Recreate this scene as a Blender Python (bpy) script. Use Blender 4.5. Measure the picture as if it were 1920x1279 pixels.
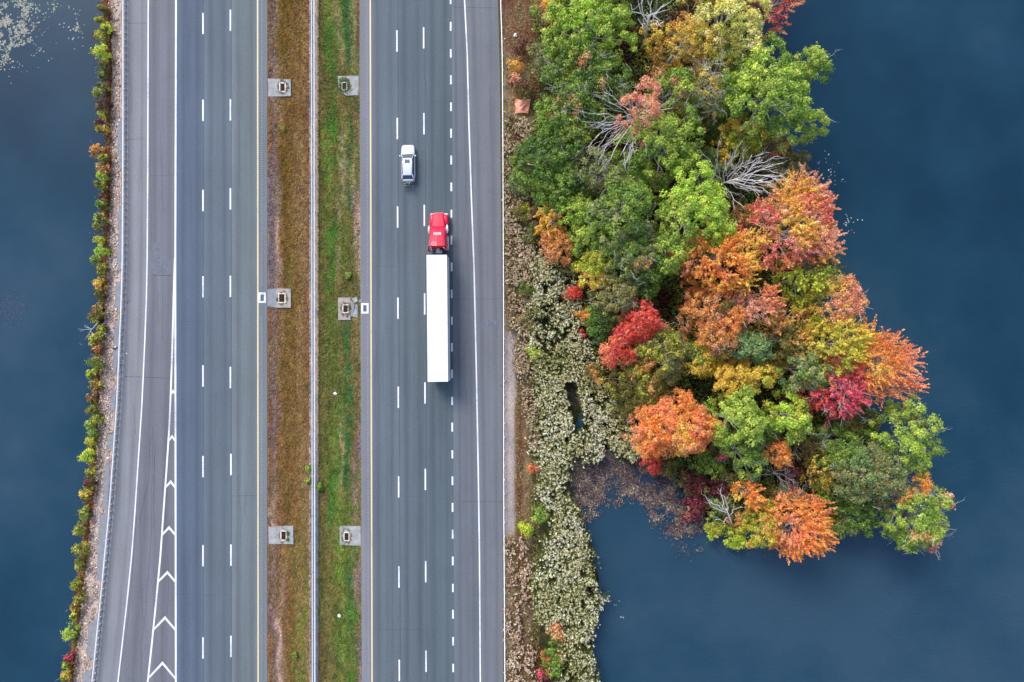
import bpy, bmesh, math, random
import numpy as np
from mathutils import Vector, Matrix

for _o in list(bpy.data.objects):
    bpy.data.objects.remove(_o, do_unlink=True)
SC = bpy.context.scene
COL = SC.collection
random.seed(7)
RNG = np.random.default_rng(11)

# ------------------------------------------------------------ camera, sky, sun, exposure
CAMH, PPM, CX, CY = 90.0, 14.0, 960.0, 639.5
cam_d = bpy.data.cameras.new("camera")
cam_d.sensor_width = 36.0
cam_d.lens = 36.0 * CAMH * PPM / 1920.0
cam_d.clip_start, cam_d.clip_end = 1.0, 6000.0
cam = bpy.data.objects.new("camera", cam_d)
cam.location = (0, 0, CAMH)
COL.objects.link(cam)
SC.camera = cam

SUN_EL, SUN_AZ = math.radians(46), math.radians(-32)      # azimuth clockwise from +Y: the upper left of the picture
world = bpy.data.worlds.new("World")
SC.world = world
world.use_nodes = True
wn = world.node_tree.nodes
sky = wn.new("ShaderNodeTexSky")
sky.sky_type = 'NISHITA'
sky.sun_disc = False
sky.sun_elevation = SUN_EL
sky.sun_rotation = SUN_AZ
sky.dust_density = 1.8
sky.ozone_density = 0.5
world.node_tree.links.new(sky.outputs[0], wn["Background"].inputs[0])
wn["Background"].inputs[1].default_value = 0.15

sun_d = bpy.data.lights.new("sun", 'SUN')
sun_d.energy = 1.3
sun_d.angle = math.radians(22)
sun_d.color = (1.0, 0.955, 0.90)
sun = bpy.data.objects.new("sun", sun_d)
_sv = Vector((math.cos(SUN_EL) * math.sin(SUN_AZ), math.cos(SUN_EL) * math.cos(SUN_AZ), math.sin(SUN_EL)))
sun.rotation_euler = _sv.to_track_quat('Z', 'Y').to_euler()
sun.location = (-60, 60, 120)
COL.objects.link(sun)

SC.view_settings.view_transform = 'Standard'
SC.view_settings.look = 'None'
SC.view_settings.gamma = 1.0
SC.view_settings.exposure = 0.95
try:
    SC.view_settings.use_curve_mapping = False
except Exception:
    pass

# ------------------------------------------------------------ helpers
def W(px, py, z=0.0):
    """where the ray through a photograph pixel meets the height z"""
    k = (CAMH - z) / CAMH
    return ((px - CX) / PPM * k, (CY - py) / PPM * k)

def lin(c):
    c = np.asarray(c, dtype=float) / 255.0
    return np.where(c <= 0.04045, c / 12.92, ((c + 0.055) / 1.055) ** 2.4)

_T = np.random.default_rng(3).random((8, 256, 256))
def vnoise(x, y, seed=0):
    x = np.asarray(x, float); y = np.asarray(y, float)
    xi = np.floor(x).astype(int); yi = np.floor(y).astype(int)
    fx, fy = x - xi, y - yi
    fx = fx * fx * (3 - 2 * fx); fy = fy * fy * (3 - 2 * fy)
    t = _T[seed % 8]; o = (seed // 8) * 37
    a = t[(xi + o) % 256, (yi + o) % 256]; b = t[(xi + 1 + o) % 256, (yi + o) % 256]
    c = t[(xi + o) % 256, (yi + 1 + o) % 256]; d = t[(xi + 1 + o) % 256, (yi + 1 + o) % 256]
    return (a * (1 - fx) + b * fx) * (1 - fy) + (c * (1 - fx) + d * fx) * fy

def fbm(x, y, seed=0, o=4):
    s, a, t = 0, 1.0, 0
    for k in range(o):
        s = s + a * vnoise(np.asarray(x) * 2 ** k + 17.3 * k, np.asarray(y) * 2 ** k - 9.1 * k, seed + k)
        t += a; a *= 0.5
    return s / t

def sstep(a, b, x):
    t = np.clip((np.asarray(x, float) - a) / (b - a), 0, 1)
    return t * t * (3 - 2 * t)

def mesh_np(name, V, F, C=None, smooth=False):
    """V (n,3); F (m,k) equal-sided faces; C (n,3) linear colours"""
    V = np.ascontiguousarray(V, dtype=np.float32); F = np.ascontiguousarray(F, dtype=np.int32)
    me = bpy.data.meshes.new(name)
    me.vertices.add(len(V)); me.vertices.foreach_set("co", V.ravel())
    m, k = F.shape
    me.loops.add(m * k); me.loops.foreach_set("vertex_index", F.ravel())
    me.polygons.add(m)
    me.polygons.foreach_set("loop_start", np.arange(0, m * k, k, dtype=np.int32))
    me.polygons.foreach_set("loop_total", np.full(m, k, dtype=np.int32))
    if smooth:
        me.polygons.foreach_set("use_smooth", np.ones(m, dtype=bool))
    if C is not None:
        at = me.color_attributes.new("Col", 'FLOAT_COLOR', 'POINT')
        cc = np.ones((len(V), 4), dtype=np.float32); cc[:, :3] = C
        at.data.foreach_set("color", cc.ravel())
    me.update(calc_edges=True)
    return me

def link(name, me, mat=None, parent=None, loc=None, **props):
    o = bpy.data.objects.new(name, me)
    if mat is not None and me is not None and len(me.materials) == 0:
        me.materials.append(mat)
    COL.objects.link(o)
    if parent is not None:
        o.parent = parent
    if loc is not None:
        o.location = loc
    for k, v in props.items():
        o[k] = v
    return o

def thing(name, label, cat, loc=(0, 0, 0), rz=0.0, group=None):
    o = bpy.data.objects.new(name, None)
    COL.objects.link(o)
    o.empty_display_size = 0.2
    o.location = loc; o.rotation_euler = (0, 0, rz)
    o["label"] = label; o["category"] = cat
    if group:
        o["group"] = group
    return o

class MB:
    """collects simple shapes into one mesh"""
    def __init__(s):
        s.v = []; s.f = []
    def box(s, x0, x1, y0, y1, z0, z1):
        b = len(s.v)
        s.v += [(x0, y0, z0), (x1, y0, z0), (x1, y1, z0), (x0, y1, z0), (x0, y0, z1), (x1, y0, z1), (x1, y1, z1), (x0, y1, z1)]
        s.f += [tuple(b + i for i in q) for q in ((0, 3, 2, 1), (4, 5, 6, 7), (0, 1, 5, 4), (1, 2, 6, 5), (2, 3, 7, 6), (3, 0, 4, 7))]
        return s
    def prism(s, pts, z0, z1):
        b, n = len(s.v), len(pts)
        s.v += [(p[0], p[1], z0) for p in pts] + [(p[0], p[1], z1) for p in pts]
        s.f += [tuple(b + i for i in reversed(range(n))), tuple(b + n + i for i in range(n))]
        s.f += [(b + i, b + (i + 1) % n, b + n + (i + 1) % n, b + n + i) for i in range(n)]
        return s
    def flat(s, pts, z):
        b = len(s.v)
        s.v += [(p[0], p[1], z) for p in pts]
        s.f.append(tuple(range(b, b + len(pts))))
        return s
    def rings(s, rings, cap=True):
        b, n = len(s.v), len(rings[0])
        for r in rings:
            s.v += [tuple(p) for p in r]
        for k in range(len(rings) - 1):
            for i in range(n):
                j = (i + 1) % n
                s.f.append((b + k * n + i, b + k * n + j, b + (k + 1) * n + j, b + (k + 1) * n + i))
        if cap:
            s.f.append(tuple(b + i for i in reversed(range(n))))
            s.f.append(tuple(b + (len(rings) - 1) * n + i for i in range(n)))
        return s
    def tube(s, pts, rad, n=6, cap=True):
        pts = [Vector(p) for p in pts]
        rings = []
        for i, p in enumerate(pts):
            d = (pts[min(i + 1, len(pts) - 1)] - pts[max(i - 1, 0)])
            if d.length < 1e-6:
                d = Vector((0, 0, 1))
            d.normalize()
            u = d.cross(Vector((0.13, 0.21, 0.97)) if abs(d.z) < 0.9 else Vector((1, 0.1, 0))).normalized()
            v = d.cross(u)
            r = rad[i] if hasattr(rad, '__len__') else rad
            rings.append([p + u * (r * math.cos(a)) + v * (r * math.sin(a)) for a in (2 * math.pi * k / n for k in range(n))])
        return s.rings(rings, cap)
    def wheel(s, x, y, z, r, w, n=20):
        return s.tube([(x - w / 2, y, z), (x - w / 2 + 0.03, y, z), (x + w / 2 - 0.03, y, z), (x + w / 2, y, z)],
                      [r * 0.93, r, r, r * 0.93], n)
    def mesh(s, name, smooth=False, bevel=0.0):
        me = bpy.data.meshes.new(name)
        me.from_pydata([tuple(v) for v in s.v], [], s.f)
        bm = bmesh.new(); bm.from_mesh(me)
        bmesh.ops.recalc_face_normals(bm, faces=bm.faces[:])
        if bevel:
            bmesh.ops.bevel(bm, geom=bm.edges[:], offset=bevel, segments=2, affect='EDGES', clamp_overlap=True)
        bm.to_mesh(me); bm.free()
        if smooth:
            me.polygons.foreach_set("use_smooth", [True] * len(me.polygons))
        me.update()
        return me
    def build(s, name, mat, parent=None, smooth=False, bevel=0.0, **props):
        return link(name, s.mesh(name, smooth, bevel), mat, parent, **props)

# ------------------------------------------------------------ materials
def new_mat(name):
    m = bpy.data.materials.new(name)
    m.use_nodes = True
    nt = m.node_tree
    return m, nt, nt.nodes["Principled BSDF"], nt.nodes, nt.links

def add_noise(nt, scale, detail=4, rough=0.6, vec=None, stretch=None, shift=(0, 0, 0)):
    n = nt.nodes.new("ShaderNodeTexNoise")
    n.inputs["Scale"].default_value = scale
    n.inputs["Detail"].default_value = detail
    n.inputs["Roughness"].default_value = rough
    g = nt.nodes.new("ShaderNodeNewGeometry")
    if stretch:
        mp = nt.nodes.new("ShaderNodeMapping")
        mp.inputs["Scale"].default_value = stretch
        mp.inputs["Location"].default_value = shift
        nt.links.new(g.outputs["Position"], mp.inputs[0])
        nt.links.new(mp.outputs[0], n.inputs["Vector"])
    else:
        nt.links.new(g.outputs["Position"], n.inputs["Vector"])
    return n.outputs["Fac"]

def maprange(nt, src, a, b, c, d):
    m = nt.nodes.new("ShaderNodeMapRange")
    for k, v in zip(("From Min", "From Max", "To Min", "To Max"), (a, b, c, d)):
        m.inputs[k].default_value = v
    nt.links.new(src, m.inputs["Value"])
    return m.outputs[0]

def mul_col(nt, col, fac):
    m = nt.nodes.new("ShaderNodeVectorMath"); m.operation = 'SCALE'
    nt.links.new(col, m.inputs[0]); nt.links.new(fac, m.inputs["Scale"])
    return m.outputs[0]

def mathn(nt, op, a, b):
    m = nt.nodes.new("ShaderNodeMath"); m.operation = op
    for i, q in enumerate((a, b)):
        if isinstance(q, (int, float)):
            m.inputs[i].default_value = q
        else:
            nt.links.new(q, m.inputs[i])
    return m.outputs[0]

def bump(nt, src, strength, dist, b):
    n = nt.nodes.new("ShaderNodeBump")
    n.inputs["Strength"].default_value = strength
    n.inputs["Distance"].default_value = dist
    nt.links.new(src, n.inputs["Height"])
    nt.links.new(n.outputs[0], b.inputs["Normal"])

def simple(name, rgb, rough=0.6, metal=0.0, var=0.12, scale=3.0, coat=0.0, bump_s=0.0, stretch=None):
    m, nt, b, N, L = new_mat(name)
    c = N.new("ShaderNodeRGB"); c.outputs[0].default_value = (*rgb, 1)
    f = maprange(nt, add_noise(nt, scale, 5, 0.65, stretch=stretch), 0.25, 0.75, 1 - var, 1 + var)
    L.new(mul_col(nt, c.outputs[0], f), b.inputs["Base Color"])
    b.inputs["Roughness"].default_value = rough
    b.inputs["Metallic"].default_value = metal
    b.inputs["Coat Weight"].default_value = coat
    if bump_s:
        bump(nt, add_noise(nt, scale * 6, 4), bump_s, 0.02, b)
    return m

def attr_mat(name, rough=0.8, speck=0.2, scale=8.0, transl=0.0, bump_s=0.0, spec=0.3, stretch=None, scale2=None):
    m, nt, b, N, L = new_mat(name)
    a = N.new("ShaderNodeAttribute"); a.attribute_name = "Col"
    col = a.outputs["Color"]
    if speck:
        nz = add_noise(nt, scale, 5, 0.7, stretch=stretch)
        col = mul_col(nt, col, maprange(nt, nz, 0.25, 0.75, 1 - speck, 1 + speck))
        if scale2:
            col = mul_col(nt, col, maprange(nt, add_noise(nt, scale2, 2, 0.5), 0.3, 0.7, 1 - speck, 1 + speck))
        if bump_s:
            bump(nt, nz, bump_s, 0.05, b)
    L.new(col, b.inputs["Base Color"])
    b.inputs["Roughness"].default_value = rough
    b.inputs["Specular IOR Level"].default_value = spec
    if transl:
        t = N.new("ShaderNodeBsdfTranslucent"); L.new(col, t.inputs["Color"])
        mx = N.new("ShaderNodeMixShader"); mx.inputs[0].default_value = transl
        L.new(b.outputs[0], mx.inputs[1]); L.new(t.outputs[0], mx.inputs[2])
        L.new(mx.outputs[0], N["Material Output"].inputs["Surface"])
    return m

M = {}
M['leaf'] = attr_mat("leaf", 0.5, 0.0, transl=0.3, spec=0.35)
M['blade'] = attr_mat("grass_blade", 0.8, 0.0, transl=0.15, spec=0.15)
M['soil'] = attr_mat("soil_and_litter", 0.95, 0.38, 5.0, bump_s=0.5, spec=0.1, scale2=30.0)
M['turf'] = attr_mat("mown_turf", 0.95, 0.42, 4.5, bump_s=0.6, spec=0.1, scale2=34.0)
M['stone'] = attr_mat("stone", 0.85, 0.12, 20.0, spec=0.2)
M['bark_grey'] = simple("grey_bark", (0.50, 0.47, 0.44), 0.85, var=0.25, scale=6)
M['bark_white'] = simple("bleached_wood", (0.74, 0.69, 0.66), 0.8, var=0.2, scale=5)
M['bark_brown'] = simple("brown_bark", (0.16, 0.12, 0.10), 0.9, var=0.25, scale=6)
M['galv'] = simple("galvanised_steel", (0.90, 0.87, 0.84), 0.5, 0.0, 0.10, 2.0)
M['galv_post'] = simple("galvanised_post", (0.80, 0.77, 0.74), 0.5, 0.0, 0.15, 4.0)
def worn_paint(name, rgb, under, lo, hi):
    m, nt, b, N, L = new_mat(name)
    mx = N.new("ShaderNodeMix"); mx.data_type = 'RGBA'
    mx.inputs[6].default_value = (*rgb, 1); mx.inputs[7].default_value = (*under, 1)
    f = mathn(nt, 'MULTIPLY', add_noise(nt, 5.0, 6, 0.85), add_noise(nt, 0.25, 3, 0.6))
    L.new(maprange(nt, f, lo, hi, 0.0, 0.75), mx.inputs[0])
    L.new(mx.outputs[2], b.inputs["Base Color"]); b.inputs["Roughness"].default_value = 0.6
    return m
M['paint_white'] = worn_paint("white_road_paint", (0.76, 0.76, 0.77), (0.24, 0.25, 0.27), 0.24, 0.40)
M['paint_yellow'] = worn_paint("yellow_road_paint", (0.72, 0.55, 0.30), (0.28, 0.26, 0.24), 0.28, 0.46)
M['concrete'] = simple("weathered_concrete", (0.31, 0.31, 0.30), 0.9, var=0.42, scale=1.7, bump_s=0.3)
M['concrete_pink'] = simple("stained_concrete", (0.35, 0.30, 0.27), 0.9, var=0.42, scale=1.7, bump_s=0.3)
M['frame_white'] = simple("pale_concrete_frame", (0.70, 0.66, 0.60), 0.8, var=0.12, scale=6)
M['rust'] = simple("rusted_iron", (0.10, 0.025, 0.015), 0.8, 0.3, 0.3, 12)
M['dark'] = simple("pit_shade_black", (0.01, 0.008, 0.008), 0.9, var=0.1)  # near-black that paints in the shade below the drain grates
M['grate_blue'] = simple("grey_blue_iron", (0.10, 0.15, 0.20), 0.6, 0.4, 0.2, 8)
M['crack'] = simple("dark_joint_sealer", (0.045, 0.05, 0.06), 0.8, var=0.3, scale=4)

# asphalt: colour per lane, long tyre streaks, fine aggregate
def make_asphalt():
    m, nt, b, N, L = new_mat("asphalt")
    a = N.new("ShaderNodeAttribute"); a.attribute_name = "Col"
    col = a.outputs["Color"]
    f1 = maprange(nt, add_noise(nt, 1.0, 4, 0.6, stretch=(1.3, 0.018, 1)), 0.3, 0.7, 0.89, 1.10)
    f2 = maprange(nt, add_noise(nt, 0.13, 7, 0.7, stretch=(1, .45, 1)), 0.3, 0.7, 0.88, 1.12)
    f3 = maprange(nt, add_noise(nt, 5.0, 6, 0.95), 0.32, 0.68, 0.72, 1.28)
    f4 = maprange(nt, add_noise(nt, 1.0, 3, 0.7, stretch=(5.0, 0.12, 1)), 0.3, 0.7, 0.965, 1.035)
    f = mathn(nt, 'MULTIPLY', mathn(nt, 'MULTIPLY', f1, f2), mathn(nt, 'MULTIPLY', f3, f4))
    L.new(mul_col(nt, col, f), b.inputs["Base Color"])
    b.inputs["Roughness"].default_value = 0.8
    b.inputs["Specular IOR Level"].default_value = 0.25
    bump(nt, add_noise(nt, 18, 3, 0.7), 0.25, 0.01, b)
    return m
M['asphalt'] = make_asphalt()

WATER_Z0 = -1.0
def make_water():
    m, nt, b, N, L = new_mat("lake_water")
    r = N.new("ShaderNodeValToRGB")
    e = r.color_ramp.elements
    e[0].position = 0.30; e[0].color = (0.0045, 0.026, 0.050, 1)
    e[1].position = 0.74; e[1].color = (0.027, 0.060, 0.093, 1)
    k = e.new(0.52); k.color = (0.0095, 0.042, 0.072, 1)
    def near(x, y, r0, r1):
        g = N.new("ShaderNodeNewGeometry")
        d = N.new("ShaderNodeVectorMath"); d.operation = 'DISTANCE'
        L.new(g.outputs["Position"], d.inputs[0]); d.inputs[1].default_value = (x, y, WATER_Z0)
        return maprange(nt, d.outputs["Value"], r0, r1, 1.0, 0.0)
    # silt stirred up in the southern bay and along the left lake; deep clear water in the north east
    silt = mathn(nt, 'MAXIMUM', near(38, -50, 20, 85), mathn(nt, 'MULTIPLY', near(-75, -12, 10, 60), 0.7))
    L.new(mathn(nt, 'ADD', mathn(nt, 'ADD', mathn(nt, 'MULTIPLY', add_noise(nt, 0.035, 6, 0.62), 1.0), -0.125), mathn(nt, 'MULTIPLY', silt, 0.33)), r.inputs[0])
    f = maprange(nt, add_noise(nt, 7.0, 4, 0.8), 0.3, 0.7, 0.84, 1.16)
    L.new(mul_col(nt, r.outputs[0], f), b.inputs["Base Color"])
    b.inputs["Roughness"].default_value = 0.06
    b.inputs["IOR"].default_value = 1.33
    # wind ripples
    g = N.new("ShaderNodeNewGeometry")
    mp = N.new("ShaderNodeMapping"); mp.inputs["Rotation"].default_value = (0, 0, math.radians(18))
    L.new(g.outputs["Position"], mp.inputs[0])
    wv = N.new("ShaderNodeTexWave"); wv.wave_type = 'BANDS'; wv.bands_direction = 'Y'
    wv.inputs["Scale"].default_value = 0.55; wv.inputs["Distortion"].default_value = 9.0
    wv.inputs["Detail"].default_value = 3.0; wv.inputs["Detail Scale"].default_value = 1.6
    L.new(mp.outputs[0], wv.inputs["Vector"])
    gust = mathn(nt, 'MULTIPLY', near(52, -50, 20, 62), maprange(nt, add_noise(nt, 0.05, 3, 0.6), 0.3, 0.6, 0.25, 1.0))
    h = mathn(nt, 'ADD', mathn(nt, 'MULTIPLY', wv.outputs["Fac"], gust),
              mathn(nt, 'MULTIPLY', add_noise(nt, 3.0, 4, 0.6, stretch=(1, 1.8, 1)), 0.18))
    bump(nt, h, 0.28, 0.08, b)
    return m
M['water'] = make_water()
# ------------------------------------------------------------ land and water
WATER_Z = -1.0
wm = MB().flat([(-3000, -3000), (3000, -3000), (3000, 3000), (-3000, 3000)], WATER_Z)
wm.build("lake_water", M['water'], kind="structure")

LS = [(190, -400), (190, 0), (196, 60), (197, 130), (195, 200), (194, 300), (192, 400), (188, 480), (184, 560), (178, 640), (172, 740),
      (168, 820), (162, 900), (157, 960), (150, 1040), (142, 1100), (134, 1180), (122, 1279), (80, 1700)]
RS = [(80, 1700), (1120, 1700), (1112, 1400), (1114, 1279), (1108, 1200), (1124, 1130), (1122, 1070), (1104, 1020), (1086, 960), (1078, 900), (1062, 850),
      (1080, 800), (1092, 780), (1096, 845), (1160, 850), (1215, 862), (1290, 925), (1330, 975), (1390, 985), (1470, 975), (1530, 965),
      (1600, 960), (1650, 930), (1655, 860), (1620, 790), (1590, 740), (1570, 660), (1545, 570), (1505, 480), (1470, 400), (1440, 320), (1450, 250),
      (1450, 180), (1395, 110), (1400, 30), (1420, -120), (1380, -260), (1100, -330), (1060, -400)]
RP = np.array([W(*p) for p in LS + RS])

def inside_dist(x, y, P):
    x = np.asarray(x, float); y = np.asarray(y, float)
    d = np.full(x.shape, 1e9); ins = np.zeros(x.shape, bool)
    n = len(P)
    for i in range(n):
        ax, ay = P[i]; bx, by = P[(i + 1) % n]
        ex, ey = bx - ax, by - ay
        t = np.clip(((x - ax) * ex + (y - ay) * ey) / (ex * ex + ey * ey + 1e-9), 0, 1)
        d = np.minimum(d, np.hypot(x - ax - t * ex, y - ay - t * ey))
        c = ((ay > y) != (by > y)) & (x < (bx - ax) * (y - ay) / (by - ay + 1e-12) + ax)
        ins ^= c
    return np.where(ins, d, -d)

def PX(x, y):
    return x * PPM + CX, CY - y * PPM

RAIL_L = [(-400, 230), (0, 230), (300, 230), (480, 229), (560, 227), (640, 223.5), (760, 218), (860, 211), (960, 203.5), (1040, 196), (1120, 188), (1200, 180), (1279, 172), (1700, 122)]
RAIL_R = [(-400, 938), (0, 939), (60, 941), (130, 942.5), (320, 943.5), (600, 944.5), (960, 945), (1279, 947), (1700, 949)]
def curve_at(tab, py):
    return np.interp(py, [t[0] for t in tab], [t[1] for t in tab])

def land_h(x, y):
    px, py = PX(x, y)
    d = inside_dist(x, y, RP)
    d = d + (fbm(x * 0.5, y * 0.5, 5) - 0.5) * 0.9
    east = sstep(950, 1012, px)
    top = -0.06 * (1 - east) - 0.62 * east
    slope = np.where(px < 300, 0.42, 0.30)
    h = np.minimum(WATER_Z + d * slope, top)
    h = h + (fbm(x * 0.8, y * 0.8, 2) - 0.5) * 0.25 * sstep(955, 1000, px)
    h = np.maximum(h, -2.4)
    under = (px > curve_at(RAIL_L, py) + 8) & (px < curve_at(RAIL_R, py) - 5)
    return np.where(under, -0.75, h)

def pick(cols, t):
    """piecewise-linear mix through a list of sRGB colours, t in 0..1"""
    cols = np.array([lin(c) for c in cols]); n = len(cols) - 1
    t = np.clip(t, 0, 1) * n
    i = np.minimum(t.astype(int), n - 1); f = (t - i)[..., None]
    return cols[i] * (1 - f) + cols[i + 1] * f

def mix(a, b, m):
    return a * (1 - m[..., None]) + b * m[..., None]

def cst(shape, c):
    return np.broadcast_to(lin(c), tuple(shape) + (3,)).copy()

def land_col(x, y):
    px, py = PX(x, y)
    px = px + (fbm(x * 0.4, y * 0.4, 1) - 0.5) * 10
    n1 = fbm(x * 0.9, y * 0.35, 3); n2 = fbm(x * 2.2, y * 2.2, 4); n3 = fbm(x * 0.18, y * 0.22, 6)
    sh = x.shape
    # left bank: pale stony ground, brown growth next to the water, sandy fans behind the rail
    L = pick([(140, 118, 106), (178, 156, 144), (206, 188, 176)], n2 * 1.6 - 0.3)
    rl = curve_at(RAIL_L, py)
    L = mix(L, cst(sh, (200, 178, 160)), sstep(0.52, 0.62, fbm(x * 0.05 + 3, y * 0.35, 2)) * sstep(-24, -12, px - rl))
    L = mix(L, cst(sh, (132, 92, 62)), sstep(1.5, 0.6, inside_dist(x, y, RP)))
    # right verge
    R = pick([(100, 78, 62), (136, 110, 86), (172, 150, 122), (118, 108, 66)], n1 * 1.8 - 0.4)
    R = mix(R, cst(sh, (112, 66, 54)), sstep(120, 60, py) * 0.7)
    R = mix(R, cst(sh, (152, 128, 112)), sstep(0.45, 0.6, n2) * sstep(330, 420, py) * 0.6)
    sand = pick([(150, 144, 142), (176, 160, 152), (198, 178, 166)], fbm(x * 0.4, y * 0.22, 7) * 2 - 0.5)
    R = mix(R, sand, sstep(972, 962, px - 2) * sstep(600, 640, py) * sstep(1010, 990, py))
    R = mix(R, cst(sh, (102, 64, 44)), sstep(962, 970, px) * sstep(988, 976, px) * sstep(690, 740, py) * 0.9)
    reed = pick([(38, 40, 26), (62, 64, 36), (82, 74, 48)], n2 * 1.6 - 0.3)
    R = mix(R, reed, sstep(988, 1004, px))
    isl = pick([(28, 22, 14), (48, 40, 22), (66, 50, 28)], n2 * 1.6 - 0.3)
    R = mix(R, isl, sstep(1060, 1120, px))
    C = np.where((px > 600)[..., None], R, L)
    wet = sstep(0.25, -0.15, land_h(x, y) - WATER_Z)
    return C * (1 - 0.5 * wet[..., None]) * 0.95

def grid(name, xs, ys, hf, cf, mat, **props):
    X, Y = np.meshgrid(xs, ys)
    Z = hf(X, Y); C = cf(X, Y)
    nx, ny = len(xs), len(ys)
    V = np.stack([X, Y, Z], -1).reshape(-1, 3)
    i = np.arange(nx * ny).reshape(ny, nx)
    F = np.stack([i[:-1, :-1], i[:-1, 1:], i[1:, 1:], i[1:, :-1]], -1).reshape(-1, 4)
    return link(name, mesh_np(name, V, F, C.reshape(-1, 3), True), mat, None, **props)

dense = np.arange(-62, 62.01, 0.33)
ys_ = np.concatenate([np.linspace(-76, -63, 14), dense, np.linspace(63, 76, 14)])
grid("left_bank_ground", np.arange(-65, -49, 0.25), ys_, land_h, land_col, M['soil'], kind="structure")
grid("right_shore_ground", np.concatenate([np.arange(-1.9, 12, 0.3), np.arange(12, 53, 0.45)]), ys_, land_h, land_col, M['soil'], kind="structure")
# beyond the picture the causeway simply runs on
far = MB()
for s in (1, -1):
    xa = W(190, 0)[0] if s > 0 else W(80, 0)[0]
    xb = W(1040, 0)[0]
    pts = [(xa - 3, 76 * s, -2.2), (xa + 2, 76 * s, -0.5), (xb - 2, 76 * s, -0.5), (xb + 4, 76 * s, -2.2)]
    b = len(far.v)
    far.v += pts + [(p[0], 900 * s, p[2]) for p in pts]
    for i in range(3):
        far.f.append((b + i, b + i + 1, b + i + 5, b + i + 4))
far.build("causeway_ground", simple("far_verge", (0.13, 0.10, 0.06), 0.95, var=0.3, scale=0.8), kind="structure")

# ------------------------------------------------------------ carriageways
def strip_road(name, ypx, cols, parent=None):
    """cols: list of (x-table, colour-left-of-here, colour-right-of-here); a column of the road sheet for each"""
    ys = np.array(ypx, float)[::-1]
    V, C, F = [], [], []
    m = len(ys)
    col = lambda tab: (curve_at(tab, ys) if isinstance(tab, list) else np.full(m, float(tab)))
    def put(xs, z, c):
        b = len(V)
        for x, yy in zip(xs, ys):
            V.append((*W(x, yy), z)); C.append(lin(c) * RK)
        return b
    def faces(a, b):
        F.extend((a + j, b + j, b + j + 1, a + j + 1) for j in range(m - 1))
    prof = lambda u: 1 - 0.09 * math.exp(-((u - .25) / .07) ** 2) - 0.08 * math.exp(-((u - .75) / .07) ** 2) + 0.04 * math.exp(-((u - .02) / .1) ** 2)
    for (ta, _, cr), (tb, cl, _2) in zip(cols[:-1], cols[1:]):
        a, b_ = col(ta), col(tb)
        wide = abs(b_[m // 2] - a[m // 2]) > 28
        us = np.linspace(0, 1, 17) if wide else (0, 1)
        k = [put(a * (1 - u) + b_ * u, 0.0, tuple(c * (prof(u) if wide else 1) for c in cr)) for u in us]
        for i, j in zip(k[:-1], k[1:]):
            faces(i, j)
    e = (90, 85, 80)
    faces(put(col(cols[0][0]), -0.75, e), put(col(cols[0][0]), 0.0, e))
    faces(put(col(cols[-1][0]), 0.0, e), put(col(cols[-1][0]), -0.75, e))
    V = np.array(V)
    # tiny spread of the doubled columns so that no face is degenerate
    me = mesh_np(name, V, np.array(F), np.array(C))
    return link(name, me, M['asphalt'], parent, kind="structure")
RK = np.array([0.695, 0.675, 0.625])
YP = [-12000, -3000, -800, -400] + list(range(-100, 1401, 20)) + [1700, 3000, 12000]
def off(tab, d):
    return [(a, b + d) for a, b in tab] if isinstance(tab, list) else tab + d

LINE_A = [(-400, 278), (0, 278), (320, 277), (480, 276), (560, 274.5), (640, 271.5), (760, 266), (860, 259.5), (960, 253), (1040, 247), (1120, 239), (1200, 230), (1279, 221), (1700, 170)]
LINE_B = [(480, 328), (560, 325.5), (640, 323.5), (735, 320.3), (800, 317.5), (880, 312.3), (960, 306.5), (1040, 301), (1120, 293.5), (1200, 285.5), (1279, 277), (1700, 226)]
LINE_C = [(-400, 330), (0, 330), (480, 328.7), (800, 329), (1279, 329.7), (1700, 330)]
R_TAB = lambda x0, x1: [(-400, x0 - 1), (0, x0), (1279, x1), (1700, x1 + 1)]
sh_c, ramp_c, l1, l2, l3, lsh = (150, 153, 163), (128, 131, 143), (101, 115, 136), (109, 121, 136), (121, 131, 139), (126, 136, 145)
seam = (84, 92, 104)
road_l = strip_road("left_carriageway", YP, [
    (off(RAIL_L, 6.5), None, sh_c), (off(LINE_A, -1), sh_c, ramp_c), (off(LINE_C, 1.5), ramp_c, l1),
    (381.4, l1, seam), (382.2, seam, l2), (433.2, l2, seam), (434.2, seam, l3), (484.5, l3, lsh), (501, lsh, None)])
r_sh, r1, r2, r3, r4, r5 = (139, 142, 153), (110, 122, 134), (103, 116, 128), (99, 113, 124), (119, 126, 138), (128, 133, 144)
LINE_W = [(-400, 851), (0, 871), (100, 876), (240, 879.5), (375, 884), (510, 889), (690, 893), (870, 896.5), (1040, 899), (1279, 900.5), (1700, 901)]
road_r = strip_road("right_carriageway", YP, [
    (R_TAB(674, 678.5), None, r_sh), (R_TAB(694, 697), r_sh, r1), (R_TAB(745.5, 750.3), r1, seam), (R_TAB(746.4, 751.2), seam, r2),
    (R_TAB(796.2, 800.6), r2, seam), (R_TAB(797, 801.4), seam, r3), (R_TAB(847.3, 852), r3, r4),
    (off(LINE_W, 0), r4, r5), ([(-400, 928), (0, 933.5), (130, 937), (300, 938.5), (500, 941), (1279, 943.5), (1700, 945)], r5, None)])

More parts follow.
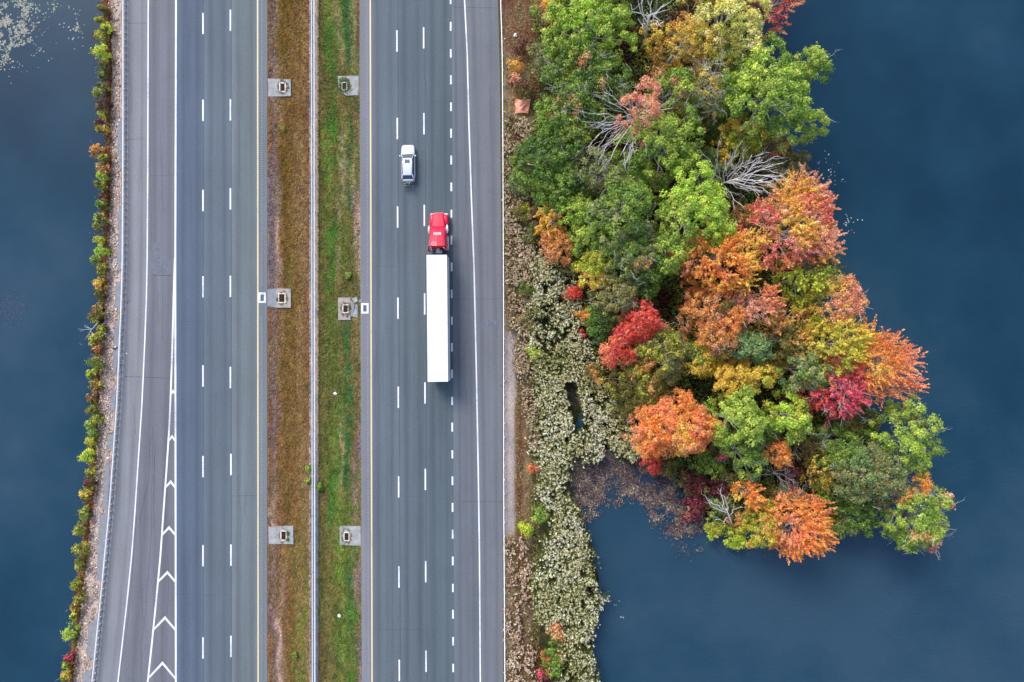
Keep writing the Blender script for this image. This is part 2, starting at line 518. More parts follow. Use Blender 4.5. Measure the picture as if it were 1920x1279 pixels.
def line_part(name, tab, y0, y1, w, mat, parent, z=0.005, step=20, fade=0.0):
    ys = np.arange(y0, y1 + 0.1, step) if y1 - y0 > step else np.array([y0, y1])
    mb = MB()
    xs = curve_at(tab, ys) if isinstance(tab, list) else np.full(len(ys), float(tab))
    mb.v = [(*W(x - w / 2, y), z) for x, y in zip(xs, ys)] + [(*W(x + w / 2, y), z) for x, y in zip(xs, ys)]
    m = len(ys)
    mb.f = [(j, j + m, j + m + 1, j + 1) for j in range(m - 1)]
    return mb.build(name, mat, parent, kind="structure")

def rng_line(tab, y0=-3000, y1=4200):
    return tab
line_part("edge_line", LINE_A, -380, 1690, 2.3, M['paint_white'], road_l)
line_part("edge_line", LINE_B, 484, 1690, 3.2, M['paint_white'], road_l, z=0.009)
line_part("edge_line", LINE_C, -380, 1690, 3.4, M['paint_white'], road_l)
line_part("median_edge_line", [(-400, 482.5), (0, 483), (1279, 484), (1700, 484)], -380, 1690, 2.7, M['paint_yellow'], road_l)
line_part("median_edge_line", R_TAB(694.2, 697.6), -380, 1690, 2.7, M['paint_yellow'], road_r)
line_part("edge_line", LINE_W, -380, 1690, 2.5, M['paint_white'], road_r)

for (tab, starts) in ((380.6, (24, 187, 356, 518, 685, 855, 1022, 1195)), (432.0, (18, 186, 353, 517, 688, 851, 1021, 1192))):
    for s in (-310, -143) + starts + (1362, 1530):
        x = tab if tab < 400 else tab + (1 if s > 840 else 0)
        line_part("lane_dash", x, s, s + 44, 2.8, M['paint_white'], road_l)
for (tab, starts) in ((R_TAB(744, 748.8), (57, 221, 387, 558, 725, 893, 1062, 1237)), (R_TAB(794, 799), (51, 212, 384, 550, 717, 879, 1052, 1220))):
    for s in (-280, -113) + starts + (1400, 1566):
        line_part("lane_dash", tab, s, s + 43, 2.8, M['paint_white'], road_r)
for k in range(-6, 32):
    line_part("dotted_line_dash", R_TAB(844.8, 849.8), 42 + 50.1 * k + random.uniform(-1, 1), 58 + 50.1 * k, 3.1, M['paint_white'], road_r)
for ax, ay, dy in ((324.6, 732, 5), (322.6, 817, 8), (320, 902, 10), (317, 988, 13), (314, 1072, 17), (309.5, 1157, 22), (304.8, 1242, 28), (299, 1328, 34)):
    t = 3.3
    lx = curve_at(LINE_B, ay + dy); rx = 328.4
    pts = [(lx + 1, ay + dy + t), (ax, ay + t * 1.3), (rx, ay + dy + t * 1.3), (rx, ay + dy - t * .4), (ax, ay - t * .6), (lx + 1, ay + dy - t * .4)]
    mb = MB()
    mb.v = [(*W(*p), 0.0135) for p in pts]
    mb.f = [(0, 1, 4, 5), (1, 2, 3, 4)]
    mb.build("gore_chevron", M['paint_white'], road_l, kind="structure")
# rumble strips: rows of shallow milled bars
for tab, par in (([(0, 490.5), (1279, 490.5)], road_l), (R_TAB(687.8, 691), road_r)):
    mb = MB()
    for y in np.arange(-80, 1380, 4.3):
        x = float(curve_at(tab, y))
        if abs(y - 558) < 22 or abs(y - 578) < 16:
            continue
        a = W(x - 1.6, y); c = W(x + 1.6, y + 1.5)
        mb.box(a[0], c[0], c[1], a[1], 0.0, 0.010)
    mb.build("rumble_strip", simple("rumble_bar", (0.235, 0.25, 0.28), 0.8, var=0.2), par, kind="stuff")
# transverse cracks and joints in the asphalt
def crack(pts, w, par):
    mb = MB()
    P = []
    for (x0, y0), (x1, y1) in zip(pts[:-1], pts[1:]):
        n = max(2, int(math.hypot(x1 - x0, y1 - y0) / 5))
        P += [(x0 + (x1 - x0) * i / n + random.uniform(-.5, .5), y0 + (y1 - y0) * i / n + random.uniform(-.5, .5)) for i in range(n)]
    P.append(pts[-1])
    for i in range(len(P) - 1):
        dx, dy = P[i + 1][0] - P[i][0], P[i + 1][1] - P[i][1]
        l = math.hypot(dx, dy) + 1e-6
        nx, ny = -dy / l * w / 2, dx / l * w / 2
        mb.flat([W(P[i][0] + nx, P[i][1] + ny), W(P[i + 1][0] + nx, P[i + 1][1] + ny), W(P[i + 1][0] - nx, P[i + 1][1] - ny), W(P[i][0] - nx, P[i][1] - ny)], 0.003)
    mb.build("crack", M['crack'], par, kind="structure")
crack([(232, 706), (262, 707), (318, 709)], 0.8, road_l)
crack([(238, 44), (276, 43)], 0.6, road_l)
crack([(238, 261), (274, 260)], 0.5, road_l)
crack([(286, 516), (322, 517)], 1.0, road_l)
crack([(281, 10), (282, 250), (283, 470)], 0.5, road_l)
crack([(305, 500), (305, 640)], 0.5, road_l)
crack([(281, 820), (279, 900), (265, 960), (262, 985)], 0.7, road_l)
crack([(286, 800), (284, 1000), (270, 1180)], 0.5, road_l)
crack([(256, 965), (248, 1080), (236, 1200)], 0.5, road_l)
crack([(222, 888), (225, 893)], 0.9, road_l)
crack([(238, 569), (243, 563)], 1.0, road_l)
crack([(849, 14), (932, 15)], 0.6, road_r)
crack([(866, 941), (900, 940), (943, 941)], 0.6, road_r)
crack([(920, 362), (921, 358)], 1.0, road_r)
crack([(886, 300), (887, 500)], 0.4, road_r)
crack([(939, 722), (941, 726)], 1.2, road_r)
random.seed(21)
for x0, x1, rd, n in ((285, 322, road_l, 9), (240, 268, road_l, 4), (335, 480, road_l, 9), (700, 840, road_r, 10), (850, 935, road_r, 8)):
    for _ in range(n):
        x = random.uniform(x0, x1); y = random.uniform(0, 1200); pts_ = [(x, y)]
        for k in range(random.randint(4, 12)):
            x += random.gauss(0, 1.3); y += random.uniform(8, 22); pts_.append((min(max(x, x0 - 4), x1 + 3), y))
        crack(pts_, random.uniform(.22, .5), rd)
for x0, x1, y, rd in ((332, 380, 604, road_l), (383, 431, 318, road_l), (435, 482, 930, road_l), (332, 430, 1115, road_l), (699, 744, 500, road_r), (748, 796, 930, road_r), (800, 846, 190, road_r), (852, 940, 560, road_r), (700, 796, 1180, road_r), (280, 326, 330, road_l)):
    crack([(x0, y), ((x0 + x1) / 2, y + random.uniform(-2, 2)), (x1, y + random.uniform(-1, 1))], random.uniform(.25, .5), rd)
# darker repair patches and drips
M['repair'] = simple("darker_asphalt_repair", (0.135, 0.145, 0.17), .85, var=.35, scale=2.5)
for a, b_, c, d, rd in ((284, 488, 321, 514, road_l), (286, 455, 300, 487, road_l), (904, 600, 936, 612, road_r)):
    MB().flat([W(a, d), W(c, d - 1), W(c, b_), W(a, b_ + 1)], 0.0015).build("asphalt_repair", M['repair'], rd, kind="structure")

# ------------------------------------------------------------ median
def keymap(s, key):
    rows = [r.split() for r in s.strip().splitlines()]
    ys = np.array([float(r[0]) for r in rows])
    return ys, np.array([[lin(key[r[1][int((i + 0.5) * len(r[1]) / 10)]]) for i in range(10)] for r in rows])
KEY = {'b': (124, 94, 52), 'B': (112, 86, 38), 't': (158, 136, 96), 'g': (80, 118, 46), 'G': (66, 104, 54), 'y': (112, 130, 54),
       'p': (126, 108, 106), 'o': (118, 106, 56), 'r': (132, 94, 66), 'w': (196, 162, 142), 'n': (138, 110, 72), 'e': (148, 124, 104)}
ML = keymap("""
-100 rpnBBbbbnr
0 rpnBBBbbbr
90 rpnBBbbbnr
150 rennbbbbnr
200 rpnnbbbbbr
300 rprBBbbnnr
380 ppeBBbnnnr
410 pewbBbbnnr
450 ppwbBBbnnr
520 pperbobbnr
600 rprnbBbnnr
700 rpnbBbbnbr
800 rprbBbbnbr
900 rprbbbbnnn
960 rwrbbbbbon
1000 rernboboon
1060 rprnboonon
1120 rprerbonyn
1180 rpwrbbbyon
1230 rpweboonyn
1290 rpweboyoyn
1400 rprnboyoon
""", KEY)
MR_TXT = """
-100 bbggytGGtr
0 bnyytoGGtr
60 bbggtyGGtr
110 nbgootbGtn
150 nrbgnrbbnn
200 nbggbnbGrn
250 byggotyGrn
330 boyboteGtn
390 bogbtnyGpe
430 boggnooonw
480 boggtoobnw
530 bbggnnbbbn
580 bboonnnnnb
640 bnoonoGGrn
700 bnooonGGnr
760 bnobogGGrn
830 bboygtGGrp
900 booggtGGpn
960 brggyyooen
1020 bbnnyyogGn
1080 bbnoyyGGep
1150 bnnooynggn
1200 rbnogygoGp
1290 rbnnoyngop
1400 rbnnoyngop
"""
KEY = dict(KEY, b=(104, 100, 52), n=(118, 112, 64), r=(122, 98, 62), B=(92, 92, 40), o=(100, 108, 50), t=(146, 138, 92))
MR = keymap(MR_TXT, KEY)
def med_col(km, x0, x1, dryk=.5, grk=.4):
    ys, cc = km
    def f(x, y):
        px, py = PX(x, y)
        a = x0(py); b = x1(py)
        u = (px - a) / (b - a) * (cc.shape[1]) - 0.5 + (fbm(x * 0.9, y * 0.30, 2) - 0.5) * 2.2
        v = np.interp(py + (fbm(x * 0.5, y * 0.5, 9) - 0.5) * 70, ys, np.arange(len(ys)))
        u = np.clip(u, 0, cc.shape[1] - 1.001); v = np.clip(v, 0, len(ys) - 1.001)
        ui, vi = u.astype(int), v.astype(int); fu, fv = (u - ui)[..., None], (v - vi)[..., None]
        c = (cc[vi, ui] * (1 - fu) + cc[vi, ui + 1] * fu) * (1 - fv) + (cc[vi + 1, ui] * (1 - fu) + cc[vi + 1, ui + 1] * fu) * fv
        dry = sstep(0.50, 0.66, fbm(x * 1.1, y * 0.55, 13)) * dryk
        c = mix(c, cst(x.shape, (140, 112, 66)), dry)
        c = mix(c, cst(x.shape, (86, 92, 44)), sstep(0.56, 0.7, fbm(x * 1.3, y * 0.8, 17)) * grk)
        k = 0.62 + 0.76 * fbm(x * 2.6, y * 1.6, 12)
        return c * k[..., None] * 0.98
    return f
XA = lambda py: 501 + 0 * py
XB = lambda py: curve_at([(0, 580), (1279, 582.5)], py)
XC = lambda py: curve_at([(0, 596), (1279, 597)], py)
XD = lambda py: curve_at(R_TAB(674, 678.5), py)
def med_h(x, y):
    px, _ = PX(x, y)
    t = np.clip(np.where(px < 588, (px - 501) / 79, (px - 596) / 80), 0, 1)
    return -0.035 - 0.22 * np.sin(math.pi * t) + (fbm(x * 1.5, y * 1.5, 3) - 0.5) * 0.05 * np.sin(math.pi * t)
mcl, mcr = med_col(ML, XA, XB, .35, .2), med_col(MR, XC, XD, .3, .6)
def med_grid(name, xa, xb, cf):
    ys = np.concatenate([np.array([-900, -300, -100]), np.arange(-52, 52.1, 0.22), np.array([100, 300, 900])])
    us = np.linspace(0, 1, 40)
    pys = CY - ys * PPM
    X = np.array([(xa(p) + (xb(p) - xa(p)) * us - CX) / PPM for p in np.clip(pys, -400, 1700)])
    Y = np.repeat(ys[:, None], len(us), 1)
    Z = med_h(X, Y); C = cf(X, Y)
    ny, nx = X.shape
    i = np.arange(nx * ny).reshape(ny, nx)
    F = np.stack([i[:-1, :-1], i[:-1, 1:], i[1:, 1:], i[1:, :-1]], -1).reshape(-1, 4)
    return link(name, mesh_np(name, np.stack([X, Y, Z], -1).reshape(-1, 3), F, C.reshape(-1, 3), True), M['turf'], kind="structure")
med_grid("median_ground", XA, XB, mcl)
med_grid("median_ground", XC, XD, mcr)
# paved strip under the median rail, with blown sand along it
def pav_col(x, y):
    px, py = PX(x, y)
    n = fbm(x * 0.3, y * 0.28, 5); n2 = fbm(x * 3, y * 3, 1)
    c = pick([(120, 122, 130), (142, 142, 150)], n2)
    right = sstep(589.8, 592.5, px + (n - 0.5) * 9 + 1.6) * sstep(1010, 700, py)
    left = sstep(583.5, 580.5, px + (fbm(y * 0.35, x * 0, 6) - 0.5) * 9)
    c = mix(c, cst(x.shape, (214, 184, 150)), np.clip(right * sstep(0.22, 0.34, n2 * .4 + n * .6), 0, 1))
    c = mix(c, cst(x.shape, (196, 172, 152)), left * 0.8)
    return c * 0.82
grid("median_paving", np.linspace(W(580, 0)[0] - 0.05, W(597.5, 0)[0], 22), np.concatenate([[-900, -100], np.arange(-52, 52.1, 0.22), [100, 900]]),
     lambda x, y: np.full(x.shape, -0.018), pav_col, M['turf'], kind="structure")

# grass blades: real geometry, coloured like the ground they grow from
def diamonds(P, Nn, size, aspect, tangent=None):
    """P (n,3) centres, Nn (n,3) normals, size (n,), -> V (4n,3)"""
    n = len(P)
    if tangent is None:
        tangent = RNG.normal(size=(n, 3))
    t = tangent - Nn * np.sum(tangent * Nn, 1, keepdims=True)
    t /= np.linalg.norm(t, axis=1, keepdims=True) + 1e-9
    b = np.cross(Nn, t)
    s = size[:, None]
    return np.stack([P - t * s, P + b * s * aspect, P + t * s, P - b * s * aspect], 1).reshape(-1, 3)

def quads(n):
    return np.arange(4 * n, dtype=np.int32).reshape(n, 4)

def unit(a):
    return a / (np.linalg.norm(a, axis=-1, keepdims=True) + 1e-9)

def blades(name, xy, h, cf, hf, size=(0.10, 0.24), aspect=0.22, up=0.55, bright=(0.55, 1.75), keep=None, mat='blade', **props):
    x, y = xy[:, 0], xy[:, 1]
    c = cf(x, y)
    n = len(x)
    c = c * RNG.uniform(bright[0], bright[1], (n, 1)) * (1 + RNG.normal(0, 0.06, (n, 3)))
    t = unit(np.stack([RNG.normal(size=n), RNG.normal(size=n), RNG.uniform(0.0, 1.0, n) * up * 2], 1))
    nn = unit(np.cross(t, RNG.normal(size=(n, 3))))
    nn[nn[:, 2] < 0] *= -1
    nn = unit(nn + np.array([0, 0, 0.6]))
    s = RNG.uniform(size[0], size[1], n)
    P = np.stack([x, y, hf(x, y) + RNG.uniform(0.02, h, n)], 1)
    V = diamonds(P, nn, s, aspect, t)
    return link(name, mesh_np(name, V, quads(n), np.repeat(np.clip(c, 0.002, 0.9), 4, 0)), M[mat], **props)

def scatter(n, x0, x1, y0, y1, xa=None, xb=None):
    y = RNG.uniform(y0, y1, n); py = CY - y * PPM
    u = RNG.random(n)
    if xa is not None:
        a = (xa(py) - CX) / PPM; b = (xb(py) - CX) / PPM
    else:
        a, b = x0, x1
    return np.stack([a + (b - a) * u, y], 1)
XA2 = lambda py: XA(py) + 1.5
XD2 = lambda py: XD(py) - 1.5
DRAINS = [(501, 545, 148, 181, 522.5, 545, 149, 177, 530, 164), (633, 673, 142.5, 179, 0, 0, 0, 0, 646, 162),
          (521, 545, 541, 577, 0, 0, 0, 0, 528.7, 559), (634, 669, 558, 600, 0, 0, 0, 0, 648, 579),
          (503, 550, 987, 1021, 0, 0, 0, 0, 532, 1004), (637, 677, 987, 1023, 0, 0, 0, 0, 650, 1006)]
def not_on_drain(xy, m=1.0):
    px, py = PX(xy[:, 0], xy[:, 1])
    k = np.ones(len(xy), bool)
    for d in DRAINS:
        k &= ~((px > d[0] - m) & (px < d[1] + m) & (py > d[2] - m) & (py < d[3] + m))
    k &= ~((px < 526) & (py > 538) & (py < 577))
    return xy[k]
blades("median_grass", not_on_drain(scatter(38000, 0, 0, -49, 49, XA2, XB)), 0.10, mcl, med_h, kind="stuff")
blades("median_grass", not_on_drain(scatter(38000, 0, 0, -49, 49, XC, XD2)), 0.11, mcr, med_h, kind="stuff")
# ------------------------------------------------------------ guardrails
def beam_mesh(name, p0, p1, side, flat=False):
    """a corrugated beam between two points; side = +1 when its face looks to +x"""
    # W profile: (outwards, up)
    prof = [(0.0, .53), (0.075, .565), (0.08, .61), (0.01, .645), (0.0, .685), (0.01, .72), (0.08, .755), (0.075, .80), (0.0, .835)]
    d = Vector((p1[0] - p0[0], p1[1] - p0[1], 0)); L = d.length; d.normalize()
    n = Vector((d.y, -d.x, 0)) * (1 if (d.y > 0) == (side > 0) else -1)
    mb = MB()
    A = Vector((p0[0], p0[1], 0)); B = Vector((p1[0], p1[1], 0))
    ring = lambda P: [P + n * (o * 1.0) + Vector((0, 0, h)) for o, h in prof] + [P + n * (o - 0.022) + Vector((0, 0, h)) for o, h in reversed(prof)]
    mb.rings([ring(A - d * 0.03), ring(B + d * 0.03)])
    return mb.mesh(name)

post_me = MB().box(-0.05, 0.05, -0.038, 0.038, -0.75, 0.70).box(-0.02, 0.065, -0.035, 0.035, 0.54, 0.72).mesh("post")
post_me.materials.append(M['galv_post'])
median_post_me = MB().box(-0.05, 0.05, -0.04, 0.04, -0.75, 0.70).box(-0.15, 0.15, -0.035, 0.035, 0.56, 0.68).mesh("post")
median_post_me.materials.append(simple("dull_post_steel", (0.22, 0.23, 0.24), 0.6))
M['galv_dull'] = simple('dull_galvanised_steel', (0.62, 0.63, 0.65), 0.55)
def guardrail(label, tab, y0, y1, seg_px, post_px, side, group, extra_rows=(0,), toppers=False):
    x0 = float(curve_at(tab, (y0 + y1) / 2))
    t = thing("guardrail", label, "guardrail", (*W(x0, (y0 + y1) / 2), 0), 0, group)
    off_ = Vector(t.location)
    for ox, sd in extra_rows if isinstance(extra_rows[0], tuple) else ((0, side),):
        ys = np.arange(y1, y0, -seg_px)
        for a, b in zip(ys[:-1], ys[1:]):
            pa = W(float(curve_at(tab, a)), a, .8); pb = W(float(curve_at(tab, b)), b, .8)
            me = beam_mesh("rail_panel", (pa[0] + ox - off_.x, pa[1] - off_.y), (pb[0] + ox - off_.x, pb[1] - off_.y), sd)
            link("rail_panel", me, M['galv_dull'] if isinstance(extra_rows[0], tuple) and sd < 0 else M['galv'], t)
    for yy in np.arange(y1 - post_px / 2, y0, -post_px):
        p = W(float(curve_at(tab, yy)), yy, .8)
        o = link("post", median_post_me if isinstance(extra_rows[0], tuple) else post_me, None, t)
        o.location = (p[0] - off_.x - (0.06 * side if not isinstance(extra_rows[0], tuple) else 0), p[1] - off_.y, 0)
    return t
guardrail("long pale steel guardrail curving along the left bank above the lake", RAIL_L, -60, 1340, 53.2, 13.3, 1, None)
guardrail("long pale steel guardrail along the right road edge beside the reeds and trees", RAIL_R, -60, 1340, 53.2, 26.6, -1, None)
RM = [(0, 586.6), (1279, 588.2)]
guardrail("double sided steel guardrail down the middle of the grass median", RM, -60, 1340, 53.2, 26.6, 1, None,
          extra_rows=((-0.15, -1), (0.12, 1)))
# narrow edging strip between the ramp asphalt and the left rail
grid("left_edge_strip", np.linspace(0, 1, 5), np.arange(-52, 52.1, 0.5),
     lambda X, Y: 0 * X, lambda X, Y: X[..., None] * 0 + 0.2, M['soil'], kind="structure") if False else None
def edge_strip(name, tab, d0, d1, z, cf, mat):
    ys = np.arange(-100, 1381, 5.0)
    V, C = [], []
    m = len(ys)
    for d in np.linspace(d0, d1, 4):
        xs = curve_at(tab, ys) + d
        for x, y in zip(xs, ys):
            V.append((*W(x, y), z)); C.append(cf(x, y, d))
    F = [(k * m + j, (k + 1) * m + j, (k + 1) * m + j + 1, k * m + j + 1) for k in range(3) for j in range(m - 1)]
    F = [tuple(reversed(f)) for f in F]
    link(name, mesh_np(name, np.array(V), np.array(F), np.array(C)), mat, kind="structure")
def es_col(x, y, d):
    a = fbm(np.array([x * 0.1]), np.array([y * 0.06]), 4)[0]
    return lin((112, 104, 104)) * (0.35 + 0.85 * a)
edge_strip("left_kerb_strip", RAIL_L, -2, 6.3, -0.02, es_col, M['soil'])
edge_strip("right_kerb_strip", RAIL_R, -6.5, 2, -0.03, lambda x, y, d: lin((92, 90, 58) if y < 500 else (110, 104, 92)) * (0.5 + 0.6 * fbm(np.array([x * 0.3]), np.array([y * 0.05]), 4)[0]), M['soil'])
mb = MB()
mb.rings([[Vector((*W(float(curve_at(RAIL_L, y)) + 6.5, y), z)) + Vector((dx, 0, 0)) for dx, z in ((-.06, -.3), (.05, -.3), (.05, .05), (-.06, .05))] for y in range(-100, 1381, 20)])
mb.build("asphalt_kerb", simple("dark_asphalt_kerb", (0.12, 0.125, 0.14), 0.85, var=0.25), kind="structure")

# broken grey paving pads behind the left rail
PADS = [[(221, 229), (227, 226), (231, 226), (231, 322), (224, 316), (222, 280)],
        [(221, 400), (224, 385), (230, 385), (230, 500), (222, 512), (219, 480), (222, 440)],
        [(217, 530), (228, 526), (226, 580), (215, 576)],
        [(214, 610), (224, 598), (222, 665), (217, 700), (211, 690), (213, 640)],
        [(209, 735), (218, 728), (215, 772), (206, 768)],
        [(202, 815), (213, 812), (211, 845), (201, 840)],
        [(197, 870), (206, 862), (202, 960), (192, 955), (194, 905)],
        [(187, 965), (202, 960), (192, 1085), (181, 1088), (183, 1020)],
        [(166, 1170), (183, 1160), (176, 1240), (162, 1225)],
        [(155, 1262), (172, 1255), (168, 1340), (150, 1340)]]
M['old_asphalt'] = simple("old_grey_paving", (0.23, 0.235, 0.25), 0.9, var=0.25, scale=1.6, bump_s=0.4)
for P in PADS:
    MB().prism([W(*p) for p in reversed(P)], -0.35, -0.005).build("bank_paving", M['old_asphalt'], kind="structure")

# ------------------------------------------------------------ storm drains in the median
def drain(name, label, apron, frame, grate_mat, conc, frame_w=0.16, half=(0.62, 0.85), group=None, weeds=(), painted=False, top=0.0):
    cx, cy = W(*frame)
    zc = 0.006 if painted else -0.012
    t = thing(name, label, "storm drain", (cx, cy, zc), 0, group)
    hx, hy = half
    if apron:
        for poly, mt in apron:
            P = [W(*p) for p in poly]
            mb = MB()
            N_ = len(P)
            # slab cut round the inlet is hidden by the frame, so one closed slab is enough
            mb.prism([(p[0] - cx, p[1] - cy) for p in reversed(P)], -0.35, 0.0 - 0.004 * apron.index((poly, mt)))
            mb.build("apron", mt, t)
    fw = frame_w
    f = MB()
    ft = 0.03 if painted else 0.09
    f.box(-hx, hx, hy - fw, hy, 0.001, ft).box(-hx, hx, -hy, -hy + fw, 0.001, ft)
    f.box(-hx, -hx + fw, -hy + fw, hy - fw, 0.001, ft).box(hx - fw, hx, -hy + fw, hy - fw, 0.001, ft)
    f.build("frame", M['paint_white'] if painted else M['frame_white'], t)
    MB().box(-hx + fw, hx - fw, -hy + fw, hy - fw, 0.001, 0.006).build("pit_shade", M['dark'], t)  # shade inside the inlet painted as a thin black sheet, no hole below
    g = MB()
    if painted:
        ix, iy = hx - fw, hy - fw
        g.box(-ix, ix, -0.03, 0.03, 0.007, 0.028)
        for k in range(7):
            yy = -iy + (k + 0.5) * 2 * iy / 7
            g.box(-ix, ix, yy - 0.045, yy + 0.045, 0.007, 0.024)
        g.box(-0.03, 0.03, -iy, iy, 0.007, 0.022)
    else:
        ix, iy = hx - fw, hy - fw
        for k in range(5):
            xx = -ix + (k + 0.5) * 2 * ix / 5
            g.box(xx - 0.028, xx + 0.028, -iy, iy, 0.02, 0.075)
        g.box(-ix, ix, -0.03, 0.03, 0.018, 0.07)
    g.build("grate", grate_mat, t)
    if weeds:
        P, Cc = [], []
        for (wx, wy, r, n, c) in weeds:
            for _ in range(n):
                a = random.uniform(0, 6.28); rr = r * math.sqrt(random.random())
                p = W(wx + rr * math.cos(a), wy + rr * 1.3 * math.sin(a))
                P.append((p[0], p[1], zc + random.uniform(0.02, 0.12)))
                Cc.append(lin(c) * random.uniform(0.5, 1.2) * 0.8)
        P = np.array(P); n = len(P)
        nn = unit(RNG.normal(size=(n, 3)) * 0.5 + np.array([0, 0, 1.0]))
        link("drain_weeds", mesh_np("drain_weeds", diamonds(P, nn, RNG.uniform(.05, .12, n), .5), quads(n), np.repeat(np.array(Cc), 4, 0)), M['blade'],
             label="low green weeds around the drain inlet at " + label.split("at ")[-1] if "at " in label else "low green weeds growing round " + label[:60], kind="stuff")
    return t

def rg(r, cx, cy, n, c, rad=2.2):
    """a ring of weeds"""
    out = []
    for a in np.arange(0, 6.28, 0.33):
        q = random.uniform(.75, 1.15)
        out.append((cx + r * q * math.cos(a) * 0.72, cy + r * q * math.sin(a), rad * random.uniform(.5, 1.2), int(n * random.uniform(.2, 1.1)), tuple(v * random.uniform(.85, 1.25) for v in c)))
    return out
GR = "square concrete drains in the median"
ol, gn = (150, 140, 84), (92, 128, 60)
drain("storm_drain", "rusty drain in a pale concrete slab at the top of the brown median half",
      [([(502, 147), (545, 149), (545, 180), (503, 181)], M['concrete'])], (530, 164), M['rust'], None, group=GR, half=(.46, .66), frame_w=.16, weeds=rg(13, 530, 164, 22, ol))
drain("storm_drain", "rusty drain ringed by green weeds at the top of the green median half",
      [([(633, 142.5), (672.5, 142), (672, 178.5), (649, 179), (636, 172)], M['concrete'])], (646, 162), M['rust'], None, group=GR, half=(.36, .54), frame_w=.07,
      weeds=rg(11, 645, 160, 45, gn, 4) + rg(15, 648, 164, 10, ol))
drain("storm_drain", "rusty drain with bright white frame at the brown median beside a painted grate",
      [([(518, 541), (545, 541.5), (545, 577), (518, 577)], M['concrete_pink']), ([(501, 543), (518, 541), (518, 577), (501, 574)], M['old_asphalt'])],
      (528.7, 559), M['rust'], None, group=GR, half=(.52, .68), frame_w=.15, weeds=rg(12, 529, 559, 14, ol, 1.6) + [(520.5, 562, 2.5, 60, gn)])
drain("storm_drain", "rusty drain with a cracked grey slab at the green median beside a painted grate",
      [([(634, 558), (657, 558), (657, 600), (634, 600)], M['concrete_pink'])],
      (648, 579), M['rust'], None, group=GR, half=(.42, .58), frame_w=.12, weeds=rg(12, 648, 579, 18, ol) + [(654.5, 576, 3, 90, gn)])
drain("storm_drain", "rusty drain with green weeds on its right at the lower brown median",
      [([(503, 988), (549.5, 986.5), (550, 1020.5), (504, 1020)], M['concrete'])], (532, 1004), M['rust'], None, group=GR, half=(.42, .66), frame_w=.12,
      weeds=rg(12, 531, 1004, 12, ol, 1.5) + [(540, 1000, 3, 90, gn), (540, 1012, 3, 70, gn)])
drain("storm_drain", "rusty drain on a worn slab at the lower green median",
      [([(637, 987), (676, 986.5), (676.5, 1023.5), (637, 1022)], M['concrete'])], (650, 1006), M['rust'], None, group=GR, half=(.38, .58), frame_w=.10,
      weeds=rg(13, 649, 1006, 14, ol, 1.8))
PG = "grates in white painted squares on the road shoulders"
drain("painted_drain", "grey grate in a white painted rectangle on the shoulder left of the median", None, (491.8, 558.3), M['grate_blue'], None,
      frame_w=.27, half=(.50, .70), painted=True, group=PG)
drain("painted_drain", "grey grate in a white painted rectangle on the shoulder right of the median", None, (684.3, 578.3), M['grate_blue'], None,
      frame_w=.27, half=(.50, .70), painted=True, group=PG)
# heaved asphalt shards beside the right-hand drain
t = thing("broken_slab", "pale broken asphalt shards between the median drain and the right shoulder", "broken slab", (*W(665, 579), -0.03))
for P, mt in (([(660, 559), (669, 557), (671, 565), (664, 568)], M['concrete']), ([(668, 569), (671, 574), (670.5, 596), (661, 594)], M['concrete']),
              ([(657.5, 562), (661, 566), (665, 572), (662, 592), (657.5, 594)], M['old_asphalt'])):
    c = W(665, 579)
    MB().prism([(W(*p)[0] - c[0], W(*p)[1] - c[1]) for p in reversed(P)], -0.1, 0.05 + 0.02 * random.random()).build("shard", mt, t)
P = [W(673, 562), W(678, 560), W(678.4, 566), W(673, 568)]
MB().flat(list(reversed(P)), 0.012).build("asphalt_patch", M['old_asphalt'], kind="structure")

# ------------------------------------------------------------ vehicles
def paint(name, rgb, rough=0.35, metal=0.0, coat=0.6):
    return simple(name, rgb, rough, metal, 0.03, 1.0, coat)
M['car_paint'] = paint("silver_white_paint", (0.70, 0.71, 0.74), 0.3, 0.15)
M['red_paint'] = paint("red_truck_paint", (0.78, 0.006, 0.045), 0.5, 0.0, 0.15)
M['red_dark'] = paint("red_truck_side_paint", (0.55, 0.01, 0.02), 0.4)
M['white_van'] = simple("white_trailer_roof", (0.80, 0.81, 0.83), 0.5, 0, 0.10, 1.2, stretch=(3, .25, 1))
M['chrome'] = simple("chrome", (0.80, 0.78, 0.80), 0.25, 0.7, 0.03)
M['glass'] = simple("tinted_glass", (0.045, 0.075, 0.09), 0.08, 0.0, 0.05)
M['sunroof'] = simple("sunroof_glass", (0.12, 0.16, 0.19), 0.1, 0.0, 0.05)
M['rubber'] = simple("tyre_rubber", (0.02, 0.02, 0.022), 0.8)
M['alloy'] = simple("alloy_wheel", (0.5, 0.5, 0.52), 0.35, 0.8)
M['black'] = simple("black_plastic", (0.03, 0.03, 0.035), 0.6)
M['frame_steel'] = simple("chassis_steel", (0.10, 0.10, 0.11), 0.6, 0.3)
M['lamp_red'] = simple("red_lamp_lens", (0.55, 0.05, 0.05), 0.25)
M['lamp_clear'] = simple("clear_lamp_lens", (0.65, 0.65, 0.7), 0.15)
M['bike_green'] = simple("green_bicycle_paint", (0.22, 0.36, 0.10), 0.4)
M['bike_white'] = simple("white_bicycle_paint", (0.55, 0.62, 0.62), 0.4)
M['saddle'] = simple("saddle_black", (0.03, 0.03, 0.03), 0.7)

def loft(sections, n=None):
    """sections: (y, [(x,z)...]) half outline from the bottom centre out and up to the top centre; mirrored"""
    mb = MB(); rings = []
    for y, h in sections:
        r = [(x, y, z) for x, z in h] + [(-x, y, z) for x, z in reversed(h)]
        rings.append([Vector(p) for p in r])
    return mb.rings(rings)

